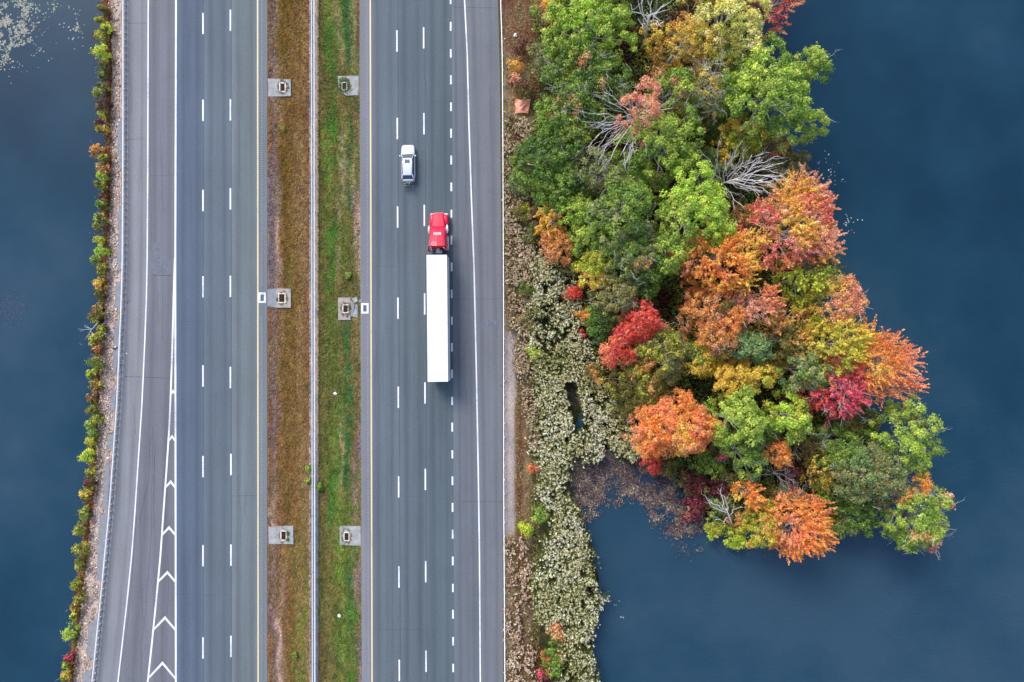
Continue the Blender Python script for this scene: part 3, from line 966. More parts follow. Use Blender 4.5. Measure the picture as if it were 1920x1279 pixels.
def build_car():
    cx = (W(764.6, 0, 1.0)[0])
    yf, yr = W(0, 271.5, 0.7)[1], W(0, 339.5, 0.9)[1]
    L = yf - yr
    t = thing("station_wagon", "silver white station wagon with a sunroof driving ahead of the red truck", "car", (cx, (yf + yr) / 2, 0.0), 0.01)
    h = L / 2
    def sec(y, w, z0, zs, zt):
        return (y, [(w * .80, z0), (w * .97, z0 + .12), (w, zs * .62), (w * .985, zs * .90), (w * .90, zs), (w * .55, zt), (0.001, zt + .012)])
    S = [sec(h, .56, .36, .58, .60), sec(h - .05, .70, .26, .66, .70), sec(h - .22, .82, .22, .74, .79), sec(h - .55, .88, .2, .83, .89), sec(h - 1.25, .91, .2, .93, .99),
         sec(h - 1.5, .92, .2, .96, 1.0), sec(0, .925, .2, .97, 1.0), sec(-h + 1.0, .925, .2, .98, 1.0), sec(-h + .25, .89, .22, .98, 1.0), sec(-h + .06, .82, .3, .95, .98), sec(-h, .72, .38, .90, .92)]
    body = loft(S).build("body", M['car_paint'], t, True)
    # greenhouse, tapering upwards; glass all round with a painted roof on top
    wf, ws = h - 1.32, h - 2.0          # foot and top of the windscreen
    wr, wb = -h + .72, -h + .22
    G = [(wf, .74, .99, 1.0), (wf - .33, .73, .99, 1.22), (ws, .70, .99, 1.44), (ws - .8, .70, .99, 1.49), (-.6, .70, .99, 1.48), (wr, .66, .99, 1.42), (wb, .60, .99, 1.02)]
    gl = MB(); rings = []
    for y, wt, zb, zt in G:
        wbm = .845 if y < wf - .1 and y > wb + .1 else .76
        rings.append([Vector(p) for p in ((wbm, y, zb), (wt * .93 + .05, y, zt - .05 if zt > 1.1 else zt), (wt * .8, y, zt), (-wt * .8, y, zt), (-wt * .93 - .05, y, zt - .05 if zt > 1.1 else zt), (-wbm, y, zb))])
    gl.rings(rings).build("window_glass", M['glass'], t)
    rf = [(ws + .03, .60, 1.445), (ws - .25, .64, 1.475), (ws - .8, .655, 1.505), (-.6, .655, 1.495), (wr, .62, 1.44), (wr - .08, .58, 1.41)]
    mb = MB(); mb.rings([[Vector(p) for p in ((w, y, z - .05), (w, y, z), (w * .7, y, z + .02), (-w * .7, y, z + .02), (-w, y, z), (-w, y, z - .05))] for y, w, z in rf])
    roof = mb.build("roof", M['car_paint'], t, True)
    for s in (-1, 1):    # pillars and rails
        mb = MB().tube([(s * .76, wf - .02, 1.0), (s * .70, wf - .34, 1.22), (s * .655, ws, 1.45)], .035, 6)
        mb.build("pillar", M['car_paint'], t, True)
        mb = MB().tube([(s * .74, wb - .02, 1.0), (s * .66, wr + .02, 1.40)], .06, 6)
        mb.build("pillar", M['car_paint'], t, True)
        mb = MB().tube([(s * .60, ws - .3, 1.50), (s * .61, ws - .4, 1.55), (s * .60, wr + .3, 1.53), (s * .59, wr + .2, 1.47)], .018, 6)
        mb.build("roof_rail", M['chrome'], t, True)
        mb = MB().box(s * 0.93, s * 1.12, wf - .34, wf - .16, .98, 1.14) if s > 0 else MB().box(s * 1.12, s * 0.93, wf - .34, wf - .16, .98, 1.14)
        mb.build("side_mirror", M['car_paint'], t, bevel=0.04)
        mb = MB().prism([(s * .50, h - .06), (s * .78, h - .20), (s * .80, h - .42), (s * .62, h - .22)][::(1 if s > 0 else -1)], .60, .765)
        mb.build("headlight", M['lamp_clear'], t)
        mb = MB().prism([(s * .70, -h + .02), (s * .86, -h + .16), (s * .88, -h + .42), (s * .76, -h + .2)][::(-1 if s > 0 else 1)], .70, 1.0)
        mb.build("tail_light", M['lamp_red'], t)
        for yy in (h - .88, -h + .86):
            wh = MB().wheel(s * .83, yy, .33, .33, .21).build("wheel", M['rubber'], t)
            MB().wheel(s * .845, yy, .33, .21, .20).build("rim", M['alloy'], wh)
    MB().box(-.30, .30, ws - .62, ws - .20, 1.515, 1.532).build("sunroof", M['sunroof'], t, bevel=.006)
    MB().box(-.33, .33, ws - .66, ws - .16, 1.50, 1.522).build("sunroof_frame", M['black'], t)
    MB().box(-.40, .40, h - .02, h + .015, .34, .50).build("grille", M['black'], t)
    MB().box(-.56, .56, -h - .05, -h + .1, .36, .62).build("rear_bumper", M['car_paint'], t, bevel=.03)
    for s in (-.33, .22):
        MB().tube([(s, wf - .02, 1.03), (s + .38, wf - .10, 1.08)], .012, 4).build("wiper", M['black'], t)
    rk = MB()
    rk.tube([(0, -h, .42), (0, -h - .82, .42)], .03, 6).tube([(0, -h - .12, .42), (0, -h - .16, 1.05)], .025, 6)
    rk.box(-.62, .62, -h - .34, -h - .26, .44, .48).box(-.62, .62, -h - .68, -h - .60, .44, .48)
    for s in (-.5, .5):
        rk.box(s - .05, s + .05, -h - .36, -h - .24, .48, .55).box(s - .05, s + .05, -h - .70, -h - .58, .48, .55)
    rk.build("bicycle_rack", M['black'], t)
    return t, cx, yr

def build_bicycle(name, label, x, y, z, mat, flip):
    t = thing(name, label, "bicycle", (x, y, z), 0 if not flip else math.pi, "bicycles on the rack behind the wagon")
    for xx in (-.52, .52):
        ring = [(xx + .335 * math.cos(a), 0, .335 + .335 * math.sin(a)) for a in np.linspace(0, 2 * math.pi, 25)]
        w = MB().tube(ring, .022, 5, False).build("wheel", M['rubber'], t, True)
        sp = MB()
        for a in np.linspace(0, math.pi, 7)[:-1]:
            sp.tube([(xx - .32 * math.cos(a), 0, .335 - .32 * math.sin(a)), (xx + .32 * math.cos(a), 0, .335 + .32 * math.sin(a))], .004, 3)
        sp.build("spokes", M['alloy'], w)
    f = MB()
    bb, st, hd, ra, fa = (-.08, 0, .30), (-.22, 0, .78), (.36, 0, .82), (-.52, 0, .335), (.52, 0, .335)
    for a, b in ((bb, st), (st, hd), (bb, (.39, 0, .70)), (bb, ra), (st, ra)):
        f.tube([a, b], .02, 6)
    f.build("frame", mat, t, True)
    MB().tube([hd, (.40, 0, .66), fa], .017, 6).build("fork", mat, t, True)
    MB().tube([(.30, -.30, .93), (.36, -.18, .95), (.34, 0, .95), (.36, .18, .95), (.30, .30, .93)], .015, 6).tube([hd, (.34, 0, .95)], .015, 6).build("handlebar", M['alloy'], t, True)
    sd = MB().prism([(-.36, -.07), (-.36, .07), (-.2, .05), (-.08, .02), (-.08, -.02), (-.2, -.05)][::-1], .88, .92)
    sd.tube([(-.22, 0, .78), (-.24, 0, .89)], .013, 5).build("saddle", M['saddle'], t)
    return t
car, ccx, cyr = build_car()
build_bicycle("bicycle", "pale bicycle on the wagon rack, nearest the tailgate", ccx - .02, cyr - .30, .47, M['bike_white'], False)
build_bicycle("bicycle", "green bicycle on the wagon rack, farthest from the tailgate", ccx - .06, cyr - .64, .47, M['bike_green'], True)

def build_truck():
    ang = 0.0095
    cx = W(818.6, 0, 3.9)[0] + 0.03
    ny = W(0, 478, 4.05)[1]; ry = W(0, 716, 4.05)[1]
    fy = W(0, 399, 1.3)[1]
    # tractor: origin under the trailer nose, y forward
    t = thing("semi_tractor", "bright red long nosed truck tractor with chrome side pieces pulling the white trailer", "truck", (cx, ny, 0), ang)
    L = fy - ny                 # bumper to trailer nose
    # hood
    def hs(y, wb, wt, z0, zs, zt):
        return (y, [(wb, z0), (wb, zs), (wt, zt - .05), (wt * .8, zt), (0.001, zt + .02)])
    loft([hs(L - .02, .56, .50, .5, 1.25, 1.38), hs(L - .10, .66, .60, .5, 1.35, 1.52), hs(L - .9, .74, .70, .5, 1.5, 1.66), hs(L - 1.85, .86, .80, .5, 1.62, 1.80)]).build("hood", M['red_paint'], t)
    MB().box(-.55, .55, L - .03, L + .03, .55, 1.25).build("grille", M['chrome'], t)
    MB().box(-1.16, 1.16, L - .16, L + .06, .32, .62).build("bumper", M['chrome'], t, bevel=.04)
    for s in (-1, 1):
        # rounded fender
        prof = [(L - .12, .70), (L - .18, 1.02), (L - .55, 1.20), (L - 1.1, 1.22), (L - 1.65, 1.15), (L - 2.0, .85)]
        mb = MB()
        rings = []
        for i, (y, z) in enumerate(prof):
            wo = (1.02, 1.14, 1.21, 1.23, 1.22, 1.20)[i]
            rings.append([Vector((s * a, y, c)) for a, c in ((.60, z - .05), (.60, z + .16), (wo - .16, z + .10), (wo, z - .06), (wo, z - .30), (wo - .06, z - .30))])
        mb.rings(rings).build("fender", M['red_paint'], t, True)
        pts = [(s * .84, L - .10), (s * 1.0, L - .14), (s * 1.09, L - .34), (s * .98, L - .30)]
        MB().prism(pts if s > 0 else pts[::-1], 1.0, 1.25).build("headlight", M['lamp_clear'], t)
        wh = MB().wheel(s * 1.05, L - 1.05, .52, .52, .30, 24).build("wheel", M['rubber'], t)
        MB().wheel(s * 1.08, L - 1.05, .52, .30, .27, 16).build("rim", M['alloy'], wh)
        # mirror / air cleaner in chrome
        mb = MB()
        yy = L - 2.25 if s > 0 else L - 2.35
        mb.tube([(s * 1.17, yy + .58, 1.95), (s * 1.18, yy + .50, 1.98), (s * 1.20, yy + .2, 2.05), (s * 1.20, yy - .2, 2.05), (s * 1.17, yy - .50, 1.98), (s * 1.15, yy - .58, 1.95)],
                [.02, .10, .17, .17, .12, .02], 12)
        mb.build("chrome_air_cleaner", M['chrome'], t, True)
        mb = MB().tube([(s * .98, L - 2.1, 2.0), (s * 1.22, L - 2.0, 2.05)], .02, 5).box(min(s * 1.12, s * 1.30), max(s * 1.12, s * 1.30), L - 2.05, L - 1.95, 1.75, 2.2)
        mb.build("side_mirror", M['chrome'], t)
    # cab, sleeper and roof fairing
    def cs(y, wb, ws_, wt, z0, zs, zt, crown=.06):
        return (y, [(wb, z0), (wb, zs * .8), (ws_, zs), (wt, zt - .12), (wt * .72, zt), (0.001, zt + crown)])
    yw = L - 1.85
    loft([cs(yw, .96, .92, .80, .8, 1.6, 1.83, .02), cs(yw - .28, 1.05, 1.0, .86, .8, 1.9, 2.25), cs(yw - .55, 1.06, 1.02, .86, .8, 2.1, 2.62),
          cs(yw - .95, 1.08, 1.04, .86, .8, 2.3, 2.95), cs(yw - 1.5, 1.10, 1.06, .90, .8, 2.5, 3.35), cs(yw - 2.3, 1.14, 1.10, .98, .8, 2.8, 3.75), cs(yw - 2.85, 1.15, 1.12, 1.04, .8, 3.0, 3.92)]
         ).build("cab", M['red_paint'], t)
    ws = MB()
    ws.rings([[Vector(p) for p in ((-.74, yw - .06, 1.90), (.74, yw - .06, 1.90), (.74, yw - .08, 1.93), (-.74, yw - .08, 1.93))],
              [Vector(p) for p in ((-.74, yw - .30, 2.30), (.74, yw - .30, 2.30), (.74, yw - .32, 2.33), (-.74, yw - .32, 2.33))]])
    ws.build("windscreen", simple("red_tinted_windscreen", (0.20, 0.01, 0.03), 0.1, 0, 0.05, coat=.5), t)
    MB().box(-.92, .92, yw - .02, yw + .05, 1.70, 1.82).build("cowl", M['red_dark'], t, bevel=.02)
    for k in range(5):
        MB().tube([((k - 2) * .16, yw - .50, 2.66), ((k - 2) * .16, yw - .74, 2.86)], .025, 5).build("marker_lamp", M['red_dark'], t)
    # white lettering on the sloping roof: only blurred strokes can be made out in the photograph
    g = MB(); y0, z0, sl = yw - 1.22, 3.27, -.62
    def bar(xa, xb, ya, yb):
        za, zb = z0 + (y0 - ya) * .60, z0 + (y0 - yb) * .60
        g.rings([[Vector((xa, ya, za)), Vector((xb, ya, za)), Vector((xb, ya, za + .02)), Vector((xa, ya, za + .02))],
                 [Vector((xa, yb, zb)), Vector((xb, yb, zb)), Vector((xb, yb, zb + .02)), Vector((xa, yb, zb + .02))]])
    x = -.46
    for glyph in ("I", "H", "E", "M", "I"):
        w = {"I": .07, "H": .2, "E": .17, "M": .26}[glyph]
        bar(x, x + .055, y0 + .2, y0 - .2)
        if glyph in "HM":
            bar(x + w - .055, x + w, y0 + .2, y0 - .2)
        if glyph == "H":
            bar(x, x + w, y0 + .03, y0 - .03)
        if glyph == "E":
            for q in (.17, 0, -.17):
                bar(x, x + w, y0 + q + .03, y0 + q - .03)
        if glyph == "M":
            bar(x + w / 2 - .03, x + w / 2 + .03, y0 + .2, y0 - .1); bar(x, x + w, y0 + .2, y0 + .14)
        x += w + .045
    g.build("roof_lettering", M['paint_white'], t)
    for s in (-1, 1):
        mb = MB()
        a = [Vector((s * 1.12, yw - 2.70, z)) for z in (.9, 3.1)]
        b = [Vector((s * 1.27, yw - 3.55 + .2, z)) for z in (.9, 3.15)]
        o = Vector((s * .03, 0, 0))
        mb.rings([[a[0], a[0] + o, a[1] + o, a[1]], [b[0], b[0] + o, b[1] + o, b[1]]])
        mb.build("side_fairing", M['red_dark'], t)
        mb = MB().tube([(s * .96, yw - 1.2, .62), (s * .96, yw - 3.0, .62)], .33, 14)
        mb.build("fuel_tank", M['chrome'], t, True)
        mb = MB().tube([(s * .85, yw - 3.02, .7), (s * .85, yw - 3.02, 3.6)], .07, 8)
        mb.build("exhaust_stack", M['chrome'], t, True)
        for yy in (-1.2, -2.5):
            for xo in (.78, 1.10):
                wh = MB().wheel(s * xo, yy, .52, .52, .26, 24).build("wheel", M['rubber'], t)
            MB().wheel(s * 1.12, yy, .52, .28, .24, 16).build("rim", M['alloy'], wh)
    ch = MB()
    for s in (-.42, .34):
        ch.box(s, s + .08, -3.4, L - .3, .70, .95)
    for yy in (-3.3, -1.9, -.4, .3, 1.2, 3.0):
        ch.box(-.34, .34, yy, yy + .12, .74, .93)
    ch.build("chassis", M['frame_steel'], t)
    MB().box(-.40, .40, yw - 3.5, yw - 3.05, .95, 1.4).box(-.16, .16, yw - 3.3, yw - 3.0, 1.4, 2.3).build("deck_plate", M['alloy'], t)
    MB().prism([(-.45, -1.5), (-.45, -.8), (0, -.5), (.45, -.8), (.45, -1.5), (.15, -2.3), (-.15, -2.3)][::-1], .97, 1.08).build("fifth_wheel", M['frame_steel'], t)
    ln = MB()
    for s in (-.25, 0, .22):
        ln.tube([(s, yw - 3.0, 1.7), (s + .05, yw - 3.25, 1.25), (s - .02, .12, 1.5), (s, .02, 1.8)], .022, 5)
    ln.build("air_line", M['black'], t, True)

    # trailer
    TL = ny - ry
    r = thing("box_trailer", "long white box trailer behind the red tractor in the right lane", "trailer", (cx, ny, 0), ang)
    MB().box(-1.285, 1.285, -TL + .06, -.03, 1.12, 4.02).build("side_walls", simple("trailer_side", (0.62, 0.63, 0.66), .5, 0.1, .05, 1.0), r)
    MB().box(-1.30, 1.30, -TL, 0, 4.0, 4.06).build("roof", M['white_van'], r, bevel=.02)
    for s in (-1, 1):
        MB().box(min(s * 1.27, s * 1.31), max(s * 1.27, s * 1.31), -TL, 0, 3.90, 3.99).build("top_rail", M['galv'], r)
        MB().box(min(s * 1.27, s * 1.31), max(s * 1.27, s * 1.31), -TL, 0, 1.08, 1.25).build("bottom_rail", M['galv'], r)
        d = MB().box(min(s * .02, s * 1.26), max(s * .02, s * 1.26), -TL - .0, -TL + .055, 1.15, 3.95).build("rear_door", M['white_van'], r)
        MB().tube([(s * .35, -TL - .03, 1.2), (s * .35, -TL - .03, 3.9)], .018, 5).build("lock_rod", M['galv'], d)
        MB().box(min(s * .8, s * 1.2), max(s * .8, s * 1.2), -TL - .04, -TL, .98, 1.10).build("tail_light", M['lamp_red'], r)
        for yy in (-TL + 1.6, -TL + 2.9):
            for xo in (.78, 1.10):
                wh = MB().wheel(s * xo, yy, .52, .52, .26, 24).build("wheel", M['rubber'], r)
            MB().wheel(s * 1.12, yy, .52, .28, .24, 16).build("rim", M['alloy'], wh)
        MB().box(s * .75 - .06, s * .75 + .06, -3.6, -3.48, .25, 1.1).box(s * .75 - .15, s * .75 + .15, -3.68, -3.4, .2, .25).build("landing_leg", M['frame_steel'], r)
        MB().box(s * .45 - .04, s * .45 + .04, -TL + .4, -TL + 4, .8, 1.1).build("slider_rail", M['frame_steel'], r)
    MB().box(-1.15, 1.15, -TL + .02, -TL + .12, .48, .58).box(-.6, -.52, -TL + .04, -TL + .1, .58, 1.1).box(.52, .6, -TL + .04, -TL + .1, .58, 1.1).build("underride_guard", M['frame_steel'], r)
    k = int(TL / 1.2)
    rv = MB()
    for i in range(1, k):
        rv.box(-1.27, 1.27, -i * TL / k - .02, -i * TL / k + .02, 4.055, 4.067)
    rv.build("roof_seams", simple("roof_seam", (0.58, 0.58, 0.60), .6), r)
build_truck()
# ------------------------------------------------------------ plants
FK = 1.02        # real leaf albedo against the brightness leaves show in the picture
P_ = {
 'green': [(123, 152, 44), (163, 187, 59), (198, 212, 73)],
 'mid': [(94, 125, 37), (123, 158, 46), (165, 184, 64)],
 'dark': [(67, 97, 33), (90, 123, 41), (128, 152, 53)],
 'bright': [(137, 177, 36), (182, 213, 52), (217, 230, 73)],
 'greygreen': [(107, 122, 67), (144, 152, 87), (174, 176, 110)],
 'blue': [(85, 118, 68), (117, 148, 82), (150, 173, 96)],
 'dusty': [(106, 113, 59), (145, 141, 75), (169, 153, 82)],
 'yellow': [(182, 149, 21), (237, 194, 42), (255, 222, 77)],
 'pale': [(196, 194, 73), (234, 227, 107), (255, 236, 150)],
 'yg': [(133, 149, 24), (186, 189, 34), (223, 208, 58)],
 'gold': [(226, 150, 26), (255, 192, 49), (255, 221, 86)],
 'orange': [(237, 117, 27), (255, 155, 46), (255, 184, 77)],
 'rust': [(180, 102, 42), (231, 153, 69), (252, 186, 102)],
 'coral': [(237, 109, 56), (255, 144, 86), (255, 178, 121)],
 'salmon': [(206, 124, 86), (242, 158, 114), (250, 188, 148)],
 'red': [(198, 48, 34), (234, 74, 52), (244, 110, 76)],
 'crimson': [(190, 34, 62), (230, 60, 92), (240, 108, 130)],
 'maroon': [(74, 26, 34), (112, 40, 48), (142, 62, 66)],
 'olive': [(89, 87, 32), (122, 115, 45), (152, 139, 63)],
 'brown': [(84, 52, 36), (118, 78, 52), (150, 104, 72)],
 'pinkred': [(214, 72, 72), (240, 100, 98), (248, 140, 126)],
 'lime': [(149, 177, 9), (203, 222, 20), (233, 238, 52)],
 'tan': [(157, 122, 80), (193, 158, 114), (214, 186, 146)],
}
PL = {k: np.array([lin(c) for c in v]) for k, v in P_.items()}
for k in PL:                     # light passing from leaf to leaf deepens every hue, so the single leaf is a little greyer
    g = PL[k].mean(1, keepdims=True)
    PL[k] = PL[k] * 0.90 + g * 0.10

def pal(k, t):
    p = PL[k]; t = np.clip(t, 0, 1) * 2
    i = np.minimum(t.astype(int), 1); f = (t - i)[:, None]
    return p[i] * (1 - f) + p[i + 1] * f

def crown(cx, cy, zb, zt, R, pals, style, seed, ry=1.0, dens=1.0, rng=None, grad=None, stretch=1.0):
    """leaf quads of one crown.  pals: [(palette, weight)...]; returns V, C and the clump centres"""
    rng = rng or np.random.default_rng(seed)
    H = zt - zb
    if style == 'oak':
        rc, lf, per, fz = 0.52, 0.134, 80, .22
    elif style == 'fine':
        rc, lf, per, fz = 0.40, 0.112, 54, .32
    else:
        rc, lf, per, fz = 0.48, 0.116, 64, .3
    rc = min(rc, R * 0.45)
    n = int(max(5, 1.36 * dens * R * R * ry / (rc * rc)))
    k = np.arange(n) + 0.5
    rr = np.sqrt(k / n)
    th = k * 2.39996 + rng.normal(0, 0.35, n)
    o = rng.uniform(0, 6.28, 6)
    edge = 0.84 + 0.11 * np.sin(2 * th + o[0]) + 0.10 * np.sin(3 * th + o[1]) + 0.09 * np.sin(5 * th + o[2]) + 0.06 * np.sin(9 * th + o[3])
    rr = np.clip(rr + rng.normal(0, 0.035, n), 0.02, 1.05)
    x = cx + rr * edge * R * np.cos(th)
    y = cy + rr * edge * R * ry * np.sin(th)
    lump = fbm((x + seed * 3.1) * 0.55, (y - seed) * 0.55, 3) - 0.5
    z = zb + H * (0.30 + 0.66 * np.sqrt(np.clip(1 - (rr * 0.96) ** 2, 0, 1))) + lump * min(3.2, H * 0.5) + rng.normal(0, 0.28, n) * min(1, R / 3)
    keep = fbm((x - seed) * 0.8, (y + seed * 2) * 0.8, 11) > (0.27 if style == 'oak' else 0.22)
    x, y, z, rr, th = x[keep], y[keep], z[keep], rr[keep], th[keep]
    # a looser, lower layer keeps the sides and gaps leafy
    m = max(3, int(len(x) * 0.38))
    th2 = rng.uniform(0, 6.28, m); r2 = np.sqrt(rng.uniform(0.15, 1, m))
    x2 = cx + r2 * R * .88 * np.cos(th2); y2 = cy + r2 * R * ry * .88 * np.sin(th2)
    z2 = zb + H * rng.uniform(0.0, 0.35, m)
    X = np.concatenate([x, x2]); Y = np.concatenate([y, y2]); Z = np.concatenate([z, z2])
    TH = np.concatenate([th, th2]); RR = np.concatenate([rr, r2]); N = len(X)
    # colour per clump: noise picks the palette, brightness jitters
    w = np.array([p[1] for p in pals], float); w /= w.sum(); cw = np.cumsum(w)
    sel = fbm((X + 40 + seed) * 0.33, (Y - seed * 5) * 0.33, 5)
    sel = np.clip((sel - 0.5) * 2.1 + 0.5 + rng.normal(0, 0.10, N), 0.001, 0.999)
    if grad is not None:
        g = ((X - cx) * grad[0] + (Y - cy) * grad[1]) / R * 0.45 + 0.5
        sel = np.clip(g + (sel - 0.5) * 0.6, 0.001, 0.999)
    tt = rng.uniform(-0.5, 1.25, N * per) * stretch
    sel = np.clip(np.repeat(sel, per) + rng.normal(0, 0.07, N * per) + (0.16 * (tt - .4) if style == 'spiky' else 0), 0.001, 0.999)
    idx = np.searchsorted(cw, sel)
    tb = np.clip(np.repeat(rng.normal(0.5, 0.22, N), per) + rng.normal(0, 0.16, N * per), 0, 1)
    CC = np.zeros((N * per, 3))
    for i, (pk, _) in enumerate(pals):
        q = idx == i
        CC[q] = pal(pk, tb[q])
    rcs = rc * rng.uniform(0.7, 1.25, N)
    Pn = np.repeat(np.stack([X, Y, Z], 1), per, 0); rcr = np.repeat(rcs, per)
    M_ = N * per
    d = rng.normal(size=(M_, 3)); d[:, 2] = np.abs(d[:, 2]) * 1.1 - 0.22
    d = unit(d)
    if style == 'spiky':
        # sprays: leaves strung along outward shoots, sagging a little
        ph = np.repeat(TH + rng.normal(0, 0.9, N), per)
        el = np.repeat(np.clip(1.30 - RR * 0.62 + rng.normal(0, 0.22, N), 0.2, 1.5), per)
        ax = np.stack([np.cos(ph) * np.cos(el), np.sin(ph) * np.cos(el), np.sin(el)], 1)
        t = tt
        r = (0.34 * (1.25 - np.clip(t / stretch, 0, 1.25))) + 0.05
        pos = Pn + ax * (t * 1.15)[:, None] + d * (r * rng.uniform(0.3, 1, M_))[:, None]
        nn = unit(d * 0.8 + rng.normal(0, 0.5, (M_, 3)) + np.array([0, 0, 0.55]))
        tan = ax + rng.normal(0, 0.5, (M_, 3))
    else:
        pos = Pn + d * (rcr * np.clip(rng.normal(0.85, fz, M_), .2, 1.6))[:, None] * np.array([1, 1, 0.8])
        nn = unit(d + rng.normal(0, 0.42, (M_, 3)) + np.array([0, 0, 0.25]))
        tan = rng.normal(size=(M_, 3))
    V = diamonds(pos, nn, lf * rng.uniform(0.7, 1.3, M_), 0.62, tan)
    C = CC * rng.uniform(0.62, 1.40, (M_, 1)) * (1 + rng.normal(0, 0.05, (M_, 3)))
    return V, np.clip(C, 0.003, 0.95) * FK, np.stack([X, Y, Z], 1)[:len(x)], pos

def limb(mb, a, b, r0, r1, wob=0.12, n=4, sides=5, rg_=random):
    a = Vector(a); b = Vector(b); L = (b - a).length
    pts = [a.lerp(b, i / n) + (Vector((rg_.gauss(0, 1), rg_.gauss(0, 1), rg_.gauss(0, .6))) * wob * L * 0.25 if 0 < i < n else Vector()) for i in range(n + 1)]
    mb.tube(pts, [r0 + (r1 - r0) * i / n for i in range(n + 1)], sides)
    return pts

def twiggy(mb, a, b, r, depth, spread=0.55, nb=3, wob=0.16):
    """a bare branch with side shoots"""
    pts = limb(mb, a, b, r, r * 0.35 if depth else r * 0.2, wob, 4, 5 if r > .04 else 3)
    if depth <= 0:
        return
    L = (Vector(b) - Vector(a)).length
    d0 = (Vector(b) - Vector(a)).normalized()
    for k in range(nb):
        f = (k + 1.2) / (nb + 0.8) + random.uniform(-.06, .06)
        q = max(0, min(3, int(f * 4)))
        p = pts[q].lerp(pts[q + 1], min(1, max(0, f * 4 - q)))
        side = d0.cross(Vector((random.gauss(0, 1), random.gauss(0, 1), random.gauss(0, 1)))).normalized()
        d = (d0 * (1 - spread * .5) + side * spread * random.uniform(.6, 1.2)).normalized()
        twiggy(mb, p, p + d * L * random.uniform(.35, .6), r * .5, depth - 1, spread, nb, wob)

def tree(name, label, px, py, rpx, h, pals, style='oak', ry=1.0, bark='bark_grey', twigs=0, bare=(), dens=1.0, base=None, low=0.3, group=None, cat="tree", grad=None, extra=(), stretch=1.0):
    zc = h * 0.72
    cx, cy = W(px, py, zc)
    R = rpx * (1.14 if rpx > 24 else 1.0) / PPM * (CAMH - zc) / CAMH
    sd = int(px * 7 + py * 13) % 9973
    bx, by = W(*base) if base else (cx * 0.985, cy)
    gz = float(land_h(np.array([bx]), np.array([by]))[0])
    gz = max(gz, WATER_Z - 0.3)
    t = thing(name, label, cat, (bx, by, gz), 0, group)
    o = np.array([bx, by, gz])
    V, C, cl, allp = crown(cx, cy, h * low, h, R, pals, style, sd, ry, dens, grad=grad, stretch=stretch)
    for (ex, ey, er, eh, ep) in extra:     # further lobes of the same crown
        x2, y2 = W(ex, ey, eh * .8); R2 = er / PPM * (CAMH - eh * .8) / CAMH
        V2, C2, cl2, _ = crown(x2, y2, eh * .5, eh, R2, ep, style, sd + 5, 1, dens)
        V = np.concatenate([V, V2]); C = np.concatenate([C, C2]); cl = np.concatenate([cl, cl2])
    me = mesh_np("crown", V - o, quads(len(V) // 4), np.repeat(C, 4, 0))
    link("crown", me, M['leaf'], t)
    # trunk with limbs up into the crown
    mb = MB()
    r0 = 0.035 * h * 0.5 + 0.05
    fork = Vector((bx + (cx - bx) * .5, by + (cy - by) * .5, gz + (h - gz) * .45))
    mid = Vector((bx, by, gz - 0.3)).lerp(fork, .5) + Vector((random.uniform(-.15, .15), random.uniform(-.15, .15), 0))
    mb.tube([(bx, by, gz - 0.3), mid, fork], [r0 * 1.25, r0, r0 * .8], 8)
    rs = random.Random(sd)
    pick_ = rs.sample(range(len(cl)), min(len(cl), 5 + int(R * 2.2)))
    for i in pick_:
        p = Vector(cl[i]); p.z -= 0.15
        limb(mb, fork, p, r0 * .5, .025, .16, 4, 4, rs)
    for o_ in mb.v[:0]:
        pass
    mb.v = [tuple(Vector(v) - Vector(o)) for v in mb.v]
    mb.build("trunk", M[bark], t, True)
    if twigs or bare:
        tb = MB()
        random.seed(sd)
        for _ in range(twigs):
            c = Vector(cl[random.randrange(len(cl))])
            a = c + Vector((random.gauss(0, .4), random.gauss(0, .4), random.uniform(-.1, .5)))
            out = Vector((c.x - cx, c.y - cy, 0)) * 0.4 + Vector((random.gauss(0, 1), random.gauss(0, 1), random.uniform(.2, .9)))
            twiggy(tb, a, a + out.normalized() * random.uniform(.8, 1.7) * (.35 if h < 2 else 1), .030 if h > 2 else .014, 1, .6, 3)
        for (qx, qy, qz, rr_, dp) in bare:
            q = Vector((*W(qx, qy, qz), qz))
            bb = MB()
            twiggy(bb, Vector((cx, cy, zc * .8)), q, rr_ * .75, min(dp, 2), .32, 3, .12)
            bb.v = [tuple(Vector(v) - Vector(o)) for v in bb.v]
            bb.build("bare_branch", M['bark_white'], t, True)
        if twigs:
            tb.v = [tuple(Vector(v) - Vector(o)) for v in tb.v]
            tb.build("bare_twigs", M['bark_grey'], t, True, kind="stuff")
    return t

def dead_tree(name, label, base, top, h, tips, r=0.16, depth=2, mat='bark_white', spread=.45, nb=4, trunk_f=0.45, z0=None):
    bx, by = W(*base)
    gz = float(land_h(np.array([bx]), np.array([by]))[0]); gz = max(gz, WATER_Z - .2) if z0 is None else z0
    t = thing(name, label, "dead tree", (bx, by, gz))
    o = Vector((bx, by, gz))
    T = Vector((*W(*top, h), h))
    mb = MB()
    f = (Vector((bx, by, gz))).lerp(T, trunk_f)
    mb.tube([(bx, by, gz - .3), Vector((bx, by, gz)).lerp(f, .5), f, T], [r, r * .9, r * .75, r * .4], 8)
    mb.v = [tuple(Vector(v) - o) for v in mb.v]
    mb.build("trunk", M[mat], t, True)
    random.seed(int(base[0] * 3 + base[1]))
    for tx, ty, tz, fr in tips:
        q = Vector((*W(tx, ty, tz), tz))
        s = f.lerp(T, fr)
        b = MB(); twiggy(b, s, q, r * .5, depth, spread, nb, .2)
        b.v = [tuple(Vector(v) - o) for v in b.v]
        b.build("branch", M[mat], t, True)
    return t

